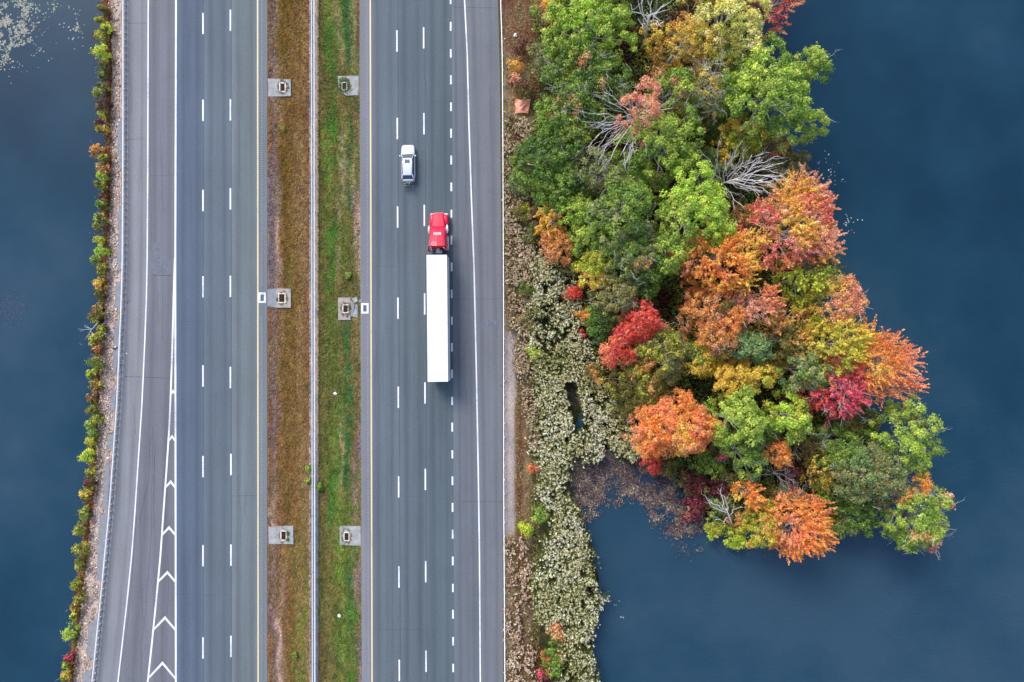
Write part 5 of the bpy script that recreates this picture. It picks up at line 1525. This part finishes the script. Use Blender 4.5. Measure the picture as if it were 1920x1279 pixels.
# --- shrubs along the left shore
LG = "shrubs along the left shore"
LSH = [(189, 15, 10, [(YG_, 1), (OL, 1)], "olive yellow shrub, topmost on the left bank"), (185, 38, 7, [(MA, 1)], "small maroon shrub just above the bright lime clump on the left bank"),
 (199, 53, 9, [(LI, 1)], "lime shrub growing on the rail side of the bright clump on the left bank"), (186, 65, 12, [(LI, 3), (YG_, 1)], "large lime shrub, upper half of the bright clump on the left bank"),
 (187, 95, 14, [(LI, 3), (GO, .3)], "largest lime yellow shrub on the left bank, lower half of the bright clump"), (192, 122, 8, [(MI, 1), (OL, 1)], "small dull green shrub right under the bright lime clump on the left bank"),
 (190, 140, 9, [(MI, 1), (BN, 1)], "green and brown shrub a little below the bright lime clump"), (188, 160, 11, [(BN, 2), (OL, 1)], "brown shrub above the shrub with grey twigs on the left bank"),
 (183, 173, 11, [(GG, 1), (YG_, 1)], "grey green shrub with bare twigs over the left lake"), (190, 196, 14, [(BN, 2), (OL, 1), (RU, .5)], "wide dark brown shrub on the upper left bank"),
 (191, 213, 8, [(YG_, 1), (MI, 1)], "small green shrub under the wide dark brown one on the left bank"), (181, 229, 6, [(CR, 1), (MA, 1)], "tiny crimson shrub at the waterline under the wide dark brown one"),
 (189, 241, 12, [(OL, 1), (MA, 1), (YE, .6)], "olive and red shrub with yellow leaves level with the two upper lane dashes"), (181, 283, 11, [(YE, 1), (GO, 1), (CO, .5)], "yellow and orange shrub over the water above the white scrap"),
 (192, 294, 9, [(MI, 1)], "green shrub beside the yellow and orange one above the white scrap"), (188, 311, 13, [(RU, 2), (OL, 1), (RE, .5)], "rusty shrub left of the white scrap"),
 (187, 328, 11, [(LI, 2), (BR, 1)], "lime green shrub directly below the rusty one by the white scrap"), (187, 347, 9, [(YG_, 1), (MI, 1)], "yellow green shrub below the lime one by the white scrap"),
 (190, 369, 10, [(SA, 1), (BN, 1)], "rusty pink shrub level with the truck's front bumper"), (187, 383, 9, [(BR, 1), (MI, 1)], "small green shrub above the roundest green one on the left bank"),
 (186, 407, 15, [(MI, 2), (G_, 1)], "roundest mid green shrub on the left bank, level with the truck cab"), (182, 425, 9, [(MA, 1)], "dark red shrub hugging the roundest green one on the left bank"),
 (184, 449, 11, [(LI, 1), (MI, 1)], "yellowish green shrub below the dark red one"), (187, 470, 12, [(LI, 2), (BR, 2)], "bright green shrub level with the front end of the trailer"),
 (178, 489, 9, [(BR, 1), (MI, 1)], "green shrub leaning furthest over the water level with the trailer"), (188, 503, 10, [(LI, 1), (YG_, 1)], "lime shrub right of the one leaning over the water"),
 (190, 520, 6, [(RE, 1), (RU, 1)], "tiny red orange shrub on the left bank level with the painted grates"), (185, 533, 9, [(YE, 1), (YG_, 1)], "yellow shrub under the tiny red orange one"),
 (184, 551, 9, [(RU, 1), (OL, 1)], "orange brown shrub below the yellow one, level with the painted grates"), (183, 581, 11, [(RU, 1), (OL, 1), (YE, .5)], "orange and olive shrub right above the fallen branch"),
 (174, 594, 10, [(MI, 1), (GG, 1)], "green leafy shrub at the root of the fallen branch"), (190, 616, 9, [(LI, 1)], "lime shrub on the land side of the fallen branch"),
 (179, 635, 10, [(OL, 1), (YG_, 1)], "yellow olive shrub just below the fallen branch"), (173, 644, 6, [(LI, 1), (YE, 1)], "small yellow shrub at the waterline below the fallen branch"),
 (180, 656, 10, [(RU, 1), (BN, 1)], "rusty shrub level with the green bottle by the rail"), (181, 680, 13, [(BR, 1), (MI, 2)], "full green shrub below the green bottle by the rail"),
 (172, 702, 9, [(YG_, 1), (LI, .6)], "yellow green shrub under the full green one"), (178, 722, 11, [(GO, 1), (OL, 1), (YE, 1)], "orange yellow shrub level with the first gore chevron"),
 (170, 745, 10, [(RU, 1), (RE, .7)], "rust red shrub leaning over the water below the first gore chevron"), (172, 770, 11, [(MI, 1), (OL, 1)], "dull green shrub between the first two gore chevrons"),
 (180, 786, 9, [(OL, 1), (YG_, 1)], "olive shrub on the land side between the first two gore chevrons"), (167, 796, 8, [(G_, 1), (BL, 1)], "blue green shrub at the waterline above the second gore chevron"),
 (172, 811, 8, [(MI, 1)], "small mid green shrub beside the second gore chevron"), (169, 828, 9, [(YG_, 1), (RU, .6)], "yellow brown shrub below the second gore chevron"),
 (163, 855, 13, [(LI, 2), (YE, 1)], "lime yellow ball shaped shrub between the second and third gore chevrons"), (169, 886, 7, [(OL, 1), (YG_, 1)], "small olive shrub above the dark maroon one"),
 (168, 906, 9, [(MA, 1)], "dark maroon shrub level with the third gore chevron"), (160, 926, 10, [(MI, 1), (YE, 1)], "green shrub with yellow foot below the dark maroon one"),
 (157, 964, 10, [(LI, 1), (MI, 1)], "lime and green shrub level with the lower median drains"), (149, 993, 12, [(GO, 1), (YE, 1), (TA, 1)], "cream and golden shrub level with the lower median drains"),
 (145, 1031, 12, [(MI, 1), (GG, 1)], "blue tinged green shrub below the cream and golden one"), (148, 1060, 10, [(RU, 1), (OL, 1)], "rusty shrub above the bare gap in the lower left bank"),
 (140, 1098, 9, [(MI, 1), (YG_, 1)], "green shrub under the bare gap in the lower left bank"), (147, 1121, 10, [(DK, 1), (MI, 1)], "dark green shrub on the land side of the lower left bank"),
 (138, 1139, 9, [(OR, 1), (GO, 1)], "orange shrub below the dark green one on the lower left bank"), (136, 1157, 8, [(LI, 1)], "small lime shrub under the orange one on the lower left bank"),
 (130, 1186, 13, [(BR, 1), (MI, 1), (YG_, 1)], "biggest green shrub on the lower left bank"), (127, 1234, 8, [(CR, 2), (MA, 1)], "crimson shrub near the bottom of the left bank"),
 (124, 1247, 6, [(LI, 1)], "tiny lime shrub under the crimson one near the bottom"), (120, 1268, 9, [(YG_, 1), (GO, 1)], "yellow shrub at the bottom edge of the left bank")]
for (sx, sy, sr, sp, lb) in LSH:
    sp = [(k_, w_ * (.7 if k_ in (RU, RE, OR, CR) else 1)) for k_, w_ in sp] + [(OL, .8), (YG_, .5)]
    tree("shrub", lb, sx - .5, sy, sr * random.uniform(.68, 1.05), 0.7 + sr * 0.05, sp, 'fine', group=LG, cat="shrub", bark='bark_brown', low=-.35, dens=1.25, ry=random.uniform(.8, 1.35), base=(sx + 2, sy), twigs=5 if 'twig' in lb else random.choice((0, 1, 2)))
# ------------------------------------------------------------ reeds, marsh and ground cover
def in_poly(px, py, P):
    ins = np.zeros(px.shape, bool)
    n = len(P)
    for i in range(n):
        ax, ay = P[i]; bx, by = P[(i + 1) % n]
        ins ^= ((ay > py) != (by > py)) & (px < (bx - ax) * (py - ay) / (by - ay + 1e-9) + ax)
    return ins

def poly_scatter(P, n, fray=10):
    P = np.array(P, float)
    out = []
    while sum(len(o) for o in out) < n:
        q = RNG.uniform(P.min(0) - fray, P.max(0) + fray, (n * 2, 2))
        j = q + RNG.normal(0, fray / 3, q.shape) + (np.stack([fbm(q[:, 0] / 22, q[:, 1] / 22, 3), fbm(q[:, 0] / 22, q[:, 1] / 22, 5)], 1) - .5) * fray * 3
        out.append(q[in_poly(j[:, 0], j[:, 1], P)])
    return np.concatenate(out)[:n]

def plumes(name, pts, h, cols, gcols, label, plume=0.13, nb=7, blades_=5, dz=0.5, lean=0.35, per_r=0.16, bright=FK, bend=None):
    """pale seed heads on leafy stems; pts are photograph pixels of the heads"""
    n = len(pts)
    hh = h * RNG.uniform(1 - dz, 1.05, n) * (0.75 + 0.5 * fbm(pts[:, 0] / 30, pts[:, 1] / 30, 4))
    k = (CAMH - hh) / CAMH
    X = (pts[:, 0] - CX) / PPM * k; Y = (CY - pts[:, 1]) / PPM * k
    G = np.maximum(land_h(X, Y), WATER_Z)
    tone = np.clip(RNG.random(n) * .75 + (fbm(pts[:, 0] / 45, pts[:, 1] / 45, 2) - .5) * 1.3 + .15, 0, 1)
    C = pick(cols, tone) * bright * RNG.uniform(.75, 1.2, (n, 1))
    top = np.stack([X, Y, hh], 1)
    az = RNG.uniform(0, 6.28, n)
    hd = np.stack([np.cos(az) * lean, np.sin(az) * lean, np.full(n, .8)], 1)
    i = np.repeat(np.arange(n), nb)
    m = n * nb
    pos = top[i] + unit(RNG.normal(size=(m, 3))) * (per_r * RNG.random(m))[:, None] - hd[i] * (RNG.uniform(0, .3, m))[:, None]
    nn = unit(RNG.normal(size=(m, 3)) * .6 + np.array([0, 0, 1.0]))
    tg = hd[i] + RNG.normal(0, .6, (m, 3))
    V1 = diamonds(pos, nn, plume * RNG.uniform(.45, 1.25, n)[i] * RNG.uniform(.8, 1.5, m), .34, tg)
    C1 = np.repeat(C[i] * RNG.uniform(.8, 1.2, (m, 1)), 4, 0)
    # leaf blades below
    j = np.repeat(np.arange(n), blades_)
    m = n * blades_
    f = RNG.uniform(.25, .9, m)
    base = np.stack([X, Y, G], 1)
    pos = base[j] * (1 - f[:, None]) + top[j] * f[:, None] + RNG.normal(0, .12, (m, 3))
    a = RNG.uniform(0, 6.28, m)
    tg = np.stack([np.cos(a), np.sin(a), RNG.uniform(-.2, .8, m)], 1)
    if bend is not None:
        tg = tg * .5 + np.array([bend[0], bend[1], .2])
    nn = unit(np.cross(unit(tg), RNG.normal(size=(m, 3))) * .7 + np.array([0, 0, .8]))
    V2 = diamonds(pos, nn, RNG.uniform(.18, .38, m), .11, tg)
    C2 = np.repeat(pick(gcols, RNG.random(m)) * bright * RNG.uniform(.6, 1.2, (m, 1)), 4, 0)
    # stems
    sx = np.array([[.015, 0, 0]]); 
    V3 = np.stack([base - sx, base + sx, top + sx * .5, top - sx * .5], 1).reshape(-1, 3)
    C3 = np.repeat(pick(gcols, RNG.random(n)) * bright * .8, 4, 0)
    V = np.concatenate([V1, V2, V3]); C = np.concatenate([C1, C2, C3])
    return link(name, mesh_np(name, V, quads(len(V) // 4), np.clip(C, .003, .95)), M['blade'], kind="stuff", label=label)

REED = [(1003, 478), (1035, 485), (1062, 520), (1080, 570), (1100, 640), (1118, 700), (1150, 745), (1190, 800), (1210, 838), (1185, 862), (1120, 852), (1085, 862), (1060, 900), (1080, 960),
        (1102, 1010), (1114, 1060), (1124, 1110), (1122, 1160), (1110, 1195), (1116, 1240), (1116, 1340), (1040, 1340), (1050, 1230), (1030, 1180), (1008, 1150), (1006, 1060), (1022, 1020), (1034, 980), (1012, 930), (1006, 860), (1006, 760), (1002, 650)]
pts = poly_scatter(REED, 14500, 15)
hole = in_poly(pts[:, 0], pts[:, 1], [(1056, 718), (1080, 716), (1088, 750), (1096, 780), (1090, 808), (1078, 812), (1072, 775), (1064, 745)])
pts = pts[~hole]
thin = fbm(pts[:, 0] / 14, pts[:, 1] / 14, 7) + RNG.normal(0, .06, len(pts))
big = fbm(pts[:, 0] / 38, pts[:, 1] / 38, 14)
pts = pts[(thin > .35) & (big + RNG.normal(0, .08, len(pts)) > .30)]
plumes("reed_bed", pts, 2.6, [(158, 152, 96), (210, 200, 144), (238, 226, 180), (255, 246, 214)], [(60, 72, 34), (98, 112, 54), (136, 140, 80)],
       "tall reeds with pale seed heads between the road verge and the marsh", plume=.09, nb=6, blades_=5, per_r=.15)
# coarser tan plants on the verge, in drifts
V1_ = [(948, 205), (990, 225), (998, 300), (965, 320), (968, 345), (1005, 360), (1012, 470), (1006, 560), (1006, 700), (1010, 860), (994, 850), (978, 760), (968, 690), (960, 640), (950, 600), (947, 400)]
pts = poly_scatter(V1_, 5200, 6)
pts = pts[(fbm(pts[:, 0] / 12, pts[:, 1] / 16, 4) > .47) | (RNG.random(len(pts)) > .78)]
plumes("verge_plants", pts, 1.0, [(178, 148, 112), (216, 190, 154), (236, 214, 184)], [(70, 62, 34), (108, 92, 54), (92, 100, 46)],
       "dry tan seeding plants on the verge beside the right guardrail", plume=.10, nb=6, blades_=3, per_r=.17)
V2_ = [(950, 1010), (975, 1000), (994, 1040), (996, 1100), (1000, 1180), (1010, 1300), (1010, 1360), (950, 1360), (948, 1180)]
pts = poly_scatter(V2_, 3400, 6)
pts = pts[((fbm(pts[:, 0] / 9, pts[:, 1] / 14, 4) > .50) & (fbm(pts[:, 0] / 18, pts[:, 1] / 40, 9) > .42)) | (RNG.random(len(pts)) > .9)]
plumes("verge_plants", pts, .9, [(188, 152, 124), (224, 192, 164), (242, 218, 194)], [(96, 72, 46), (124, 98, 66), (92, 84, 46)],
       "dry pinkish tan plants on the verge at the bottom right of the road", plume=.10, nb=6, blades_=3, per_r=.17)
# general low growth on the right verge
def verge_c(x, y):
    px, py = PX(x, y)
    n = fbm(x * .7, y * .5, 3); m = fbm(x * .25, y * .2, 6)
    c = pick([(128, 74, 62), (136, 104, 68), (164, 142, 96), (112, 116, 56), (180, 152, 116)], np.clip(n * 1.5 - .25 + (py < 110) * -.2 + RNG.normal(0, .12, x.shape), 0, 1))
    return c * .95
q = scatter(28000, W(948, 0)[0], W(1012, 0)[0], -49, 49)
px_, py_ = PX(q[:, 0], q[:, 1])
sandy = (px_ < 966) & (py_ > 620) & (py_ < 1005)
q = q[~sandy | (RNG.random(len(q)) < .04)]
blades("verge_grass", q, .35, verge_c, land_h, size=(.08, .2), kind="stuff", label="low brown and olive growth on the verge right of the guardrail")

# purple brown sedge standing in the shallow inlet
SEDGE = [(1068, 850), (1100, 846), (1180, 860), (1225, 868), (1290, 925), (1316, 985), (1306, 1020), (1280, 1030), (1240, 985), (1215, 948), (1170, 936), (1125, 946), (1100, 975), (1096, 1010), (1112, 1075), (1102, 1060), (1080, 990), (1070, 930)]
def sedge(name, poly, n, cols, h, size, label, fray=20):
    p = poly_scatter(poly, n, fray)
    p = p[fbm(p[:, 0] / 20, p[:, 1] / 20, 8) + RNG.normal(0, .09, len(p)) > .40]
    xy = np.stack(W(p[:, 0], p[:, 1], .2), 1)
    cf = lambda x, y: pick(cols, np.clip(fbm(x * .8, y * .8, 4) * .7 + RNG.uniform(-.35, .45, x.shape), 0, 1)) * FK
    return blades(name, xy, h, cf, lambda x, y: np.maximum(land_h(x, y), WATER_Z + .02), size=size, aspect=.13, up=.9, kind="stuff", label=label)
sedge("marsh_sedge", SEDGE, 26000, [(58, 48, 64), (104, 88, 96), (150, 130, 108), (220, 204, 168)], .55, (.12, .30), "purple brown sedge standing in the shallow inlet")
sedge("channel_debris", [(1052, 716), (1085, 712), (1096, 755), (1080, 765), (1064, 750)], 700, [(60, 54, 60), (120, 110, 110)], .3, (.1, .3), "dead stalks in the little water channel within the reeds", 4)
sedge("shore_litter", [(1330, 1000), (1400, 1022), (1450, 1035), (1440, 1052), (1380, 1045), (1330, 1022)], 420, [(90, 84, 84), (180, 170, 160)], .02, (.05, .12), "scattered leaves floating off the southern shore", 20)
sedge("water_weed", [(1470, 250), (1500, 262), (1510, 300), (1480, 285)], 240, [(90, 96, 100), (180, 180, 170)], .02, (.05, .14), "pale scum on the water under the lakeside oak", 14)

# undergrowth of the wooded point
ISL = [(1040, 235), (1000, 260), (985, 330), (1020, 380), (1040, 480), (1075, 520), (1100, 600), (1112, 690), (1160, 770), (1200, 830), (1225, 862), (1290, 925), (1335, 972), (1390, 988), (1470, 980), (1530, 968),
       (1600, 965), (1652, 935), (1660, 860), (1625, 790), (1595, 740), (1575, 660), (1550, 570), (1510, 480), (1475, 400), (1444, 320), (1450, 250), (1452, 180), (1395, 110), (1400, -80), (1010, -80), (1015, 100)]
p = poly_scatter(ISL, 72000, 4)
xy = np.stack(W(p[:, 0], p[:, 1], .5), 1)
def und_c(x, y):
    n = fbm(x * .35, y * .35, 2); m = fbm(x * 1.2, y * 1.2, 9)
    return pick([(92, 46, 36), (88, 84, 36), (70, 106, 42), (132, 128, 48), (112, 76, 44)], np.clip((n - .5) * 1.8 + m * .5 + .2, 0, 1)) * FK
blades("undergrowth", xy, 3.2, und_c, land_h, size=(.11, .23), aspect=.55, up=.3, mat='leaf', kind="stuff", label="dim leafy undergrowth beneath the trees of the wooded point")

# left bank: riprap stones, brown growth
def stones(name, xy, hf, s0, s1, cols, label, k=.8):
    n = len(xy)
    base = np.array([(1, 0, 0), (0, 1, 0), (-1, 0, 0), (0, -1, 0), (0, 0, .8), (0, 0, -.5)], float)
    F0 = np.array([(0, 1, 4), (1, 2, 4), (2, 3, 4), (3, 0, 4), (1, 0, 5), (2, 1, 5), (3, 2, 5), (0, 3, 5)])
    s = RNG.uniform(s0, s1, n) * RNG.uniform(.6, 1, n)
    sc = RNG.uniform(.65, 1.25, (n, 6, 3))
    a = RNG.uniform(0, 6.28, n); ca, sa = np.cos(a)[:, None], np.sin(a)[:, None]
    v = base[None] * sc * s[:, None, None]
    x = v[..., 0] * ca - v[..., 1] * sa; y = v[..., 0] * sa + v[..., 1] * ca
    z = v[..., 2] + v[..., 0] * RNG.normal(0, .3, (n, 1))
    X = xy[:, :1] + x; Y = xy[:, 1:] + y; Z = hf(xy[:, 0], xy[:, 1])[:, None] + s[:, None] * .25 + z
    V = np.stack([X, Y, Z], -1).reshape(-1, 3)
    F = (np.arange(n)[:, None, None] * 6 + F0[None]).reshape(-1, 3)
    C = np.repeat(pick(cols, RNG.random(n)) * k * RNG.uniform(.7, 1.15, (n, 1)), 6, 0)
    return link(name, mesh_np(name, V, F, np.clip(C, 0, .85)), M['stone'], kind="stuff", label=label)
y = RNG.uniform(-60, 1340, 15000); u = RNG.random(15000)
lo = np.interp(y, [a[1] for a in LS[1:-1]], [a[0] for a in LS[1:-1]]) + 7; hi = curve_at(RAIL_L, y) - 6
x = lo + (hi - lo) * u
kk = (fbm(x / 7, y / 16, 3) + RNG.normal(0, .06, len(x)) > .42)
for P in PADS:
    kk &= ~in_poly(x, y, P)
xy = np.stack(W(x[kk], y[kk]), 1)
stones("riprap_stones", xy, land_h, .06, .19, [(120, 98, 88), (176, 152, 138), (206, 186, 172), (236, 228, 220)], "pale pinkish riprap stones on the left bank", 1.0)
y = RNG.uniform(-60, 1340, 24000)
lo = np.interp(y, [a[1] for a in LS[1:-1]], [a[0] for a in LS[1:-1]])
x = lo + RNG.normal(1.0, 3.4, len(y)) + (fbm(y / 14, y * 0, 5) - .5) * 13
xy = np.stack(W(x, y), 1)
bank_c = lambda x, y: pick([(78, 44, 32), (128, 84, 48), (160, 112, 78), (112, 108, 44), (92, 62, 50)], np.clip(fbm(x * .8, y * .3, 3) * 1.6 - .3, 0, 1)) * .85
blades("bank_growth", xy, .45, bank_c, lambda x, y: np.maximum(land_h(x, y), WATER_Z), size=(.07, .18), aspect=.35, kind="stuff", label="rusty brown low growth along the left waterline")
# pebbles on the median edges and stray white stones on the grass and verge
y = RNG.uniform(-49, 49, 5200); x = np.where(RNG.random(5200) < .5, W(503, 0)[0] + np.abs(RNG.normal(0, .5, 5200)), W(675, 0)[0] - np.abs(RNG.normal(0, .35, 5200)))
xy = not_on_drain(np.stack([x, y], 1))
stones("median_pebbles", xy, med_h, .02, .055, [(92, 76, 78), (140, 116, 104), (186, 160, 144)], "small pebbles along both edges of the median", .7)
xy = np.concatenate([np.stack(W(RNG.uniform(508, 575, 46), RNG.uniform(0, 1279, 46)), 1), np.stack(W(RNG.uniform(600, 670, 26), RNG.uniform(0, 1279, 26)), 1)])
stones("stray_stones", xy, lambda x, y: med_h(x, y) + .02, .05, .10, [(210, 196, 176), (232, 226, 216)], "stray white stones lying on the median grass")
xy = np.stack(W(RNG.uniform(950, 1000, 70), RNG.uniform(0, 190, 70)), 1)
stones("stray_stones", xy, lambda x, y: land_h(x, y) + .25, .05, .11, [(190, 170, 140), (226, 216, 196)], "stray pale stones among the red brown growth at the top of the right verge")
# green weeds hugging the median paving
for (wx, wy, r, lb) in ((579, 880, 6, "upper of the two green weed tufts left of the median rail"), (578, 901, 5, "lower of the two green weed tufts left of the median rail"),
                        (598, 914, 7, "green weed tuft on the right side of the median rail"), (553, 1229, 4, "small vivid green tuft in the lower brown median"), (531, 240, 3, "tiny green tuft in the upper brown median"),
                        (652, 516, 5, "green weed clump between the two rows of drains on the green median")):
    tree("weed_tuft", lb, wx, wy, r, .45, [(MI, 2), (G_, 1)], 'fine', cat="weed", group="green weed tufts in the median", bark='bark_brown', low=.0, dens=1.2)

# floating leaves on the left lake
def pads(name, pts, s0, s1, cols, label, z=WATER_Z + .012):
    n = len(pts); K = 6
    xy = np.stack(W(pts[:, 0], pts[:, 1], WATER_Z), 1)
    a = np.linspace(0, 2 * math.pi, K, endpoint=False)
    s = RNG.uniform(s0, s1, n); rot = RNG.uniform(0, 6.28, n)
    X = xy[:, :1] + np.cos(a[None] + rot[:, None]) * s[:, None] * RNG.uniform(.6, 1.2, (n, K))
    Y = xy[:, 1:] + np.sin(a[None] + rot[:, None]) * s[:, None] * RNG.uniform(.6, 1.2, (n, K))
    Z = np.repeat(z + RNG.uniform(0, .03, n)[:, None], K, 1)
    V = np.stack([X, Y, Z], -1).reshape(-1, 3)
    C = np.repeat(pick(cols, RNG.random(n)) * FK, K, 0)
    link(name, mesh_np(name, V, np.arange(n * K).reshape(n, K), C), M['blade'], kind="stuff", label=label)
def blob(cx, cy, rx, ry, n, thr=.46, sc=16):
    p = np.stack([RNG.normal(cx, rx, n), RNG.normal(cy, ry, n)], 1)
    return p[fbm(p[:, 0] / sc, p[:, 1] / sc, 5) > thr]
p = np.concatenate([blob(18, 45, 22, 32, 3000, .40, 11), blob(45, 20, 18, 30, 1100, .46, 9), blob(25, 95, 22, 14, 700, .5, 9), blob(138, 48, 9, 16, 220, .5, 8), blob(105, 15, 20, 14, 120, .5, 8), blob(5, 20, 20, 30, 700, .4, 10)])
cut = in_poly(p[:, 0], p[:, 1], [(20, 92), (60, 80), (70, 95), (40, 118), (18, 110)])
p = p[~cut]
p = p[fbm(p[:, 0] / 5, p[:, 1] / 5, 12) > .45]
pads("floating_leaves", p, .05, .13, [(100, 116, 104), (136, 146, 130), (172, 176, 162), (184, 162, 142)], "raft of pale floating leaves in the upper left corner of the lake")
p = np.concatenate([blob(1545, 315, 10, 12, 26, .3), blob(1588, 415, 8, 8, 26, .3), blob(1560, 335, 12, 6, 20, .3), blob(1470, 62, 1.5, 1, 3, 0), blob(1150, 1130, 6, 6, 5, 0), blob(1167, 1156, 2, 2, 4, 0)])
pads("floating_leaves", p, .05, .10, [(150, 150, 150), (210, 210, 205)], "a few pale leaves floating off the eastern shore")

p = np.stack([RNG.normal(20, 16, 420), RNG.normal(578, 15, 420)], 1)
pads("water_weed", p, .05, .13, [(52, 74, 98), (66, 84, 106), (80, 92, 110)], "faint patch of drowned weed at the left edge of the lake, level with the painted grates")

# ------------------------------------------------------------ litter and small things
def crumple(name, label, cat, px, py, r, z, rgb, n=9, h=.12):
    x, y_ = W(px, py, z)
    t = MB(); random.seed(int(px * 3))
    rings = []
    for k, (f, zz) in enumerate(((.35, 0), (1, .25), (.8, .7), (.25, 1))):
        rings.append([Vector((r * f * random.uniform(.6, 1.3) * math.cos(a), r * f * random.uniform(.6, 1.3) * math.sin(a), h * zz + random.uniform(-.02, .02))) for a in (2 * math.pi * i / n for i in range(n))])
    t.rings(rings)
    o = t.build(name, simple(name + "_material", rgb, .6, var=.08), None, label=label, category=cat)
    o.location = (x, y_, z)
    return o
gz = lambda px, py: float(land_h(np.array([W(px, py)[0]]), np.array([W(px, py)[1]]))[0])
crumple("plastic_bag", "white plastic bag lying in the brown verge near the top", "litter", 966, 66, .26, gz(966, 66) + .15, (.85, .85, .87))
crumple("plastic_bag", "small white scrap by the rail left of the verge bag", "litter", 946.5, 73, .11, gz(947, 73) + .1, (.85, .85, .85))
crumple("plastic_bag", "pale blue white bag on the lower green median", "litter", 628.5, 738, .22, -.2, (.70, .80, .88))
crumple("plastic_bag", "white scrap lying in the green grass near the bottom of the median", "litter", 636, 1155, .28, -.2, (.62, .66, .55))
crumple("foam_cup", "white scrap on the brown growth beside the shrubs of the left bank", "litter", 200.5, 322, .22, gz(200, 322) + .12, (.82, .85, .86), h=.1)
crumple("foam_cup", "white crumb on the ramp shoulder right of the green bottle", "litter", 237.5, 663, .09, .01, (.85, .85, .85), h=.06)
crumple("foam_cup", "white scrap on the bank paving behind the rail level with the lime ball shrub", "litter", 202, 859, .17, .0, (.8, .82, .82), h=.08)
# green bottle
bx, by = W(216.5, 652)
t = thing("bottle", "dark green bottle with white label lying behind the left rail", "bottle", (bx, by, .05), .7)
MB().tube([(-.30, 0, .09), (-.29, 0, .09), (.05, 0, .09), (.17, 0, .09), (.3, 0, .09)], [.05, .10, .10, .05, .045], 10).build("glass_body", simple("green_bottle_glass", (.02, .10, .07), .15), t, True)
MB().tube([(.0, 0, .09), (.26, 0, .10)], .107, 10).build("paper_label", M['paint_white'], t, True)
# orange tarpaulin with a small sign plate on it
cx, cy = W(979, 199.5, 0); z0 = gz(979, 199)
n = 17
gx, gy = np.meshgrid(np.linspace(-1, 1, n), np.linspace(-1, 1, n))
bend_ = 1 + .14 * np.sin(gx * 5 + gy * 3)
X = gx * .98 * (1 - .10 * gy * -1) + .1 * gy; Y = gy * .86 + .20 * gx ** 2 * (gy > .3) - .1 * np.abs(gx) * (gy < -.5)
Z = z0 + .50 + .09 * np.sin(X * 7) * np.cos(Y * 6) + .12 * (fbm(X * 3, Y * 3, 2) - .5) - .12 * (X ** 2 + Y ** 2)
i = np.arange(n * n).reshape(n, n)
F = np.stack([i[:-1, :-1], i[:-1, 1:], i[1:, 1:], i[1:, :-1]], -1).reshape(-1, 4)
link("tarpaulin", mesh_np("tarpaulin", np.stack([X + cx, Y + cy, Z], -1).reshape(-1, 3), F, np.repeat(lin((255, 168, 136))[None] * 1.0, n * n, 0) * RNG.uniform(.85, 1.1, (n * n, 1)), False),
     attr_mat("tarpaulin_cloth", .7, .22, 3.0), label="crumpled coral orange tarpaulin in the weeds beside the right guardrail", category="tarpaulin")
t = thing("marker_sign", "small white and dark plate sign standing on the coral orange tarpaulin", "sign", (cx - .02, cy + .02, z0), math.radians(48))
MB().box(-.33, .33, -.035, -.005, .75, 1.35).build("plate", M['paint_white'], t)
MB().box(-.33, .33, -.005, .03, .74, 1.36).build("plate_back", simple("dark_sign_back", (.03, .04, .12), .6), t)
MB().box(-.03, .03, -.03, .03, 0, .75).build("post", M['galv_post'], t)
# little white marker post in a ring of cleared ground by the rail, lower right
bx, by = W(953, 752)
t = thing("white_stake", "thin white stake leaning on the sandy patch by the right guardrail", "stake", (bx, by, gz(953, 752)), .65)
MB().box(-.02, .02, -.42, .42, .04, .09).build("stake", M['paint_white'], t)
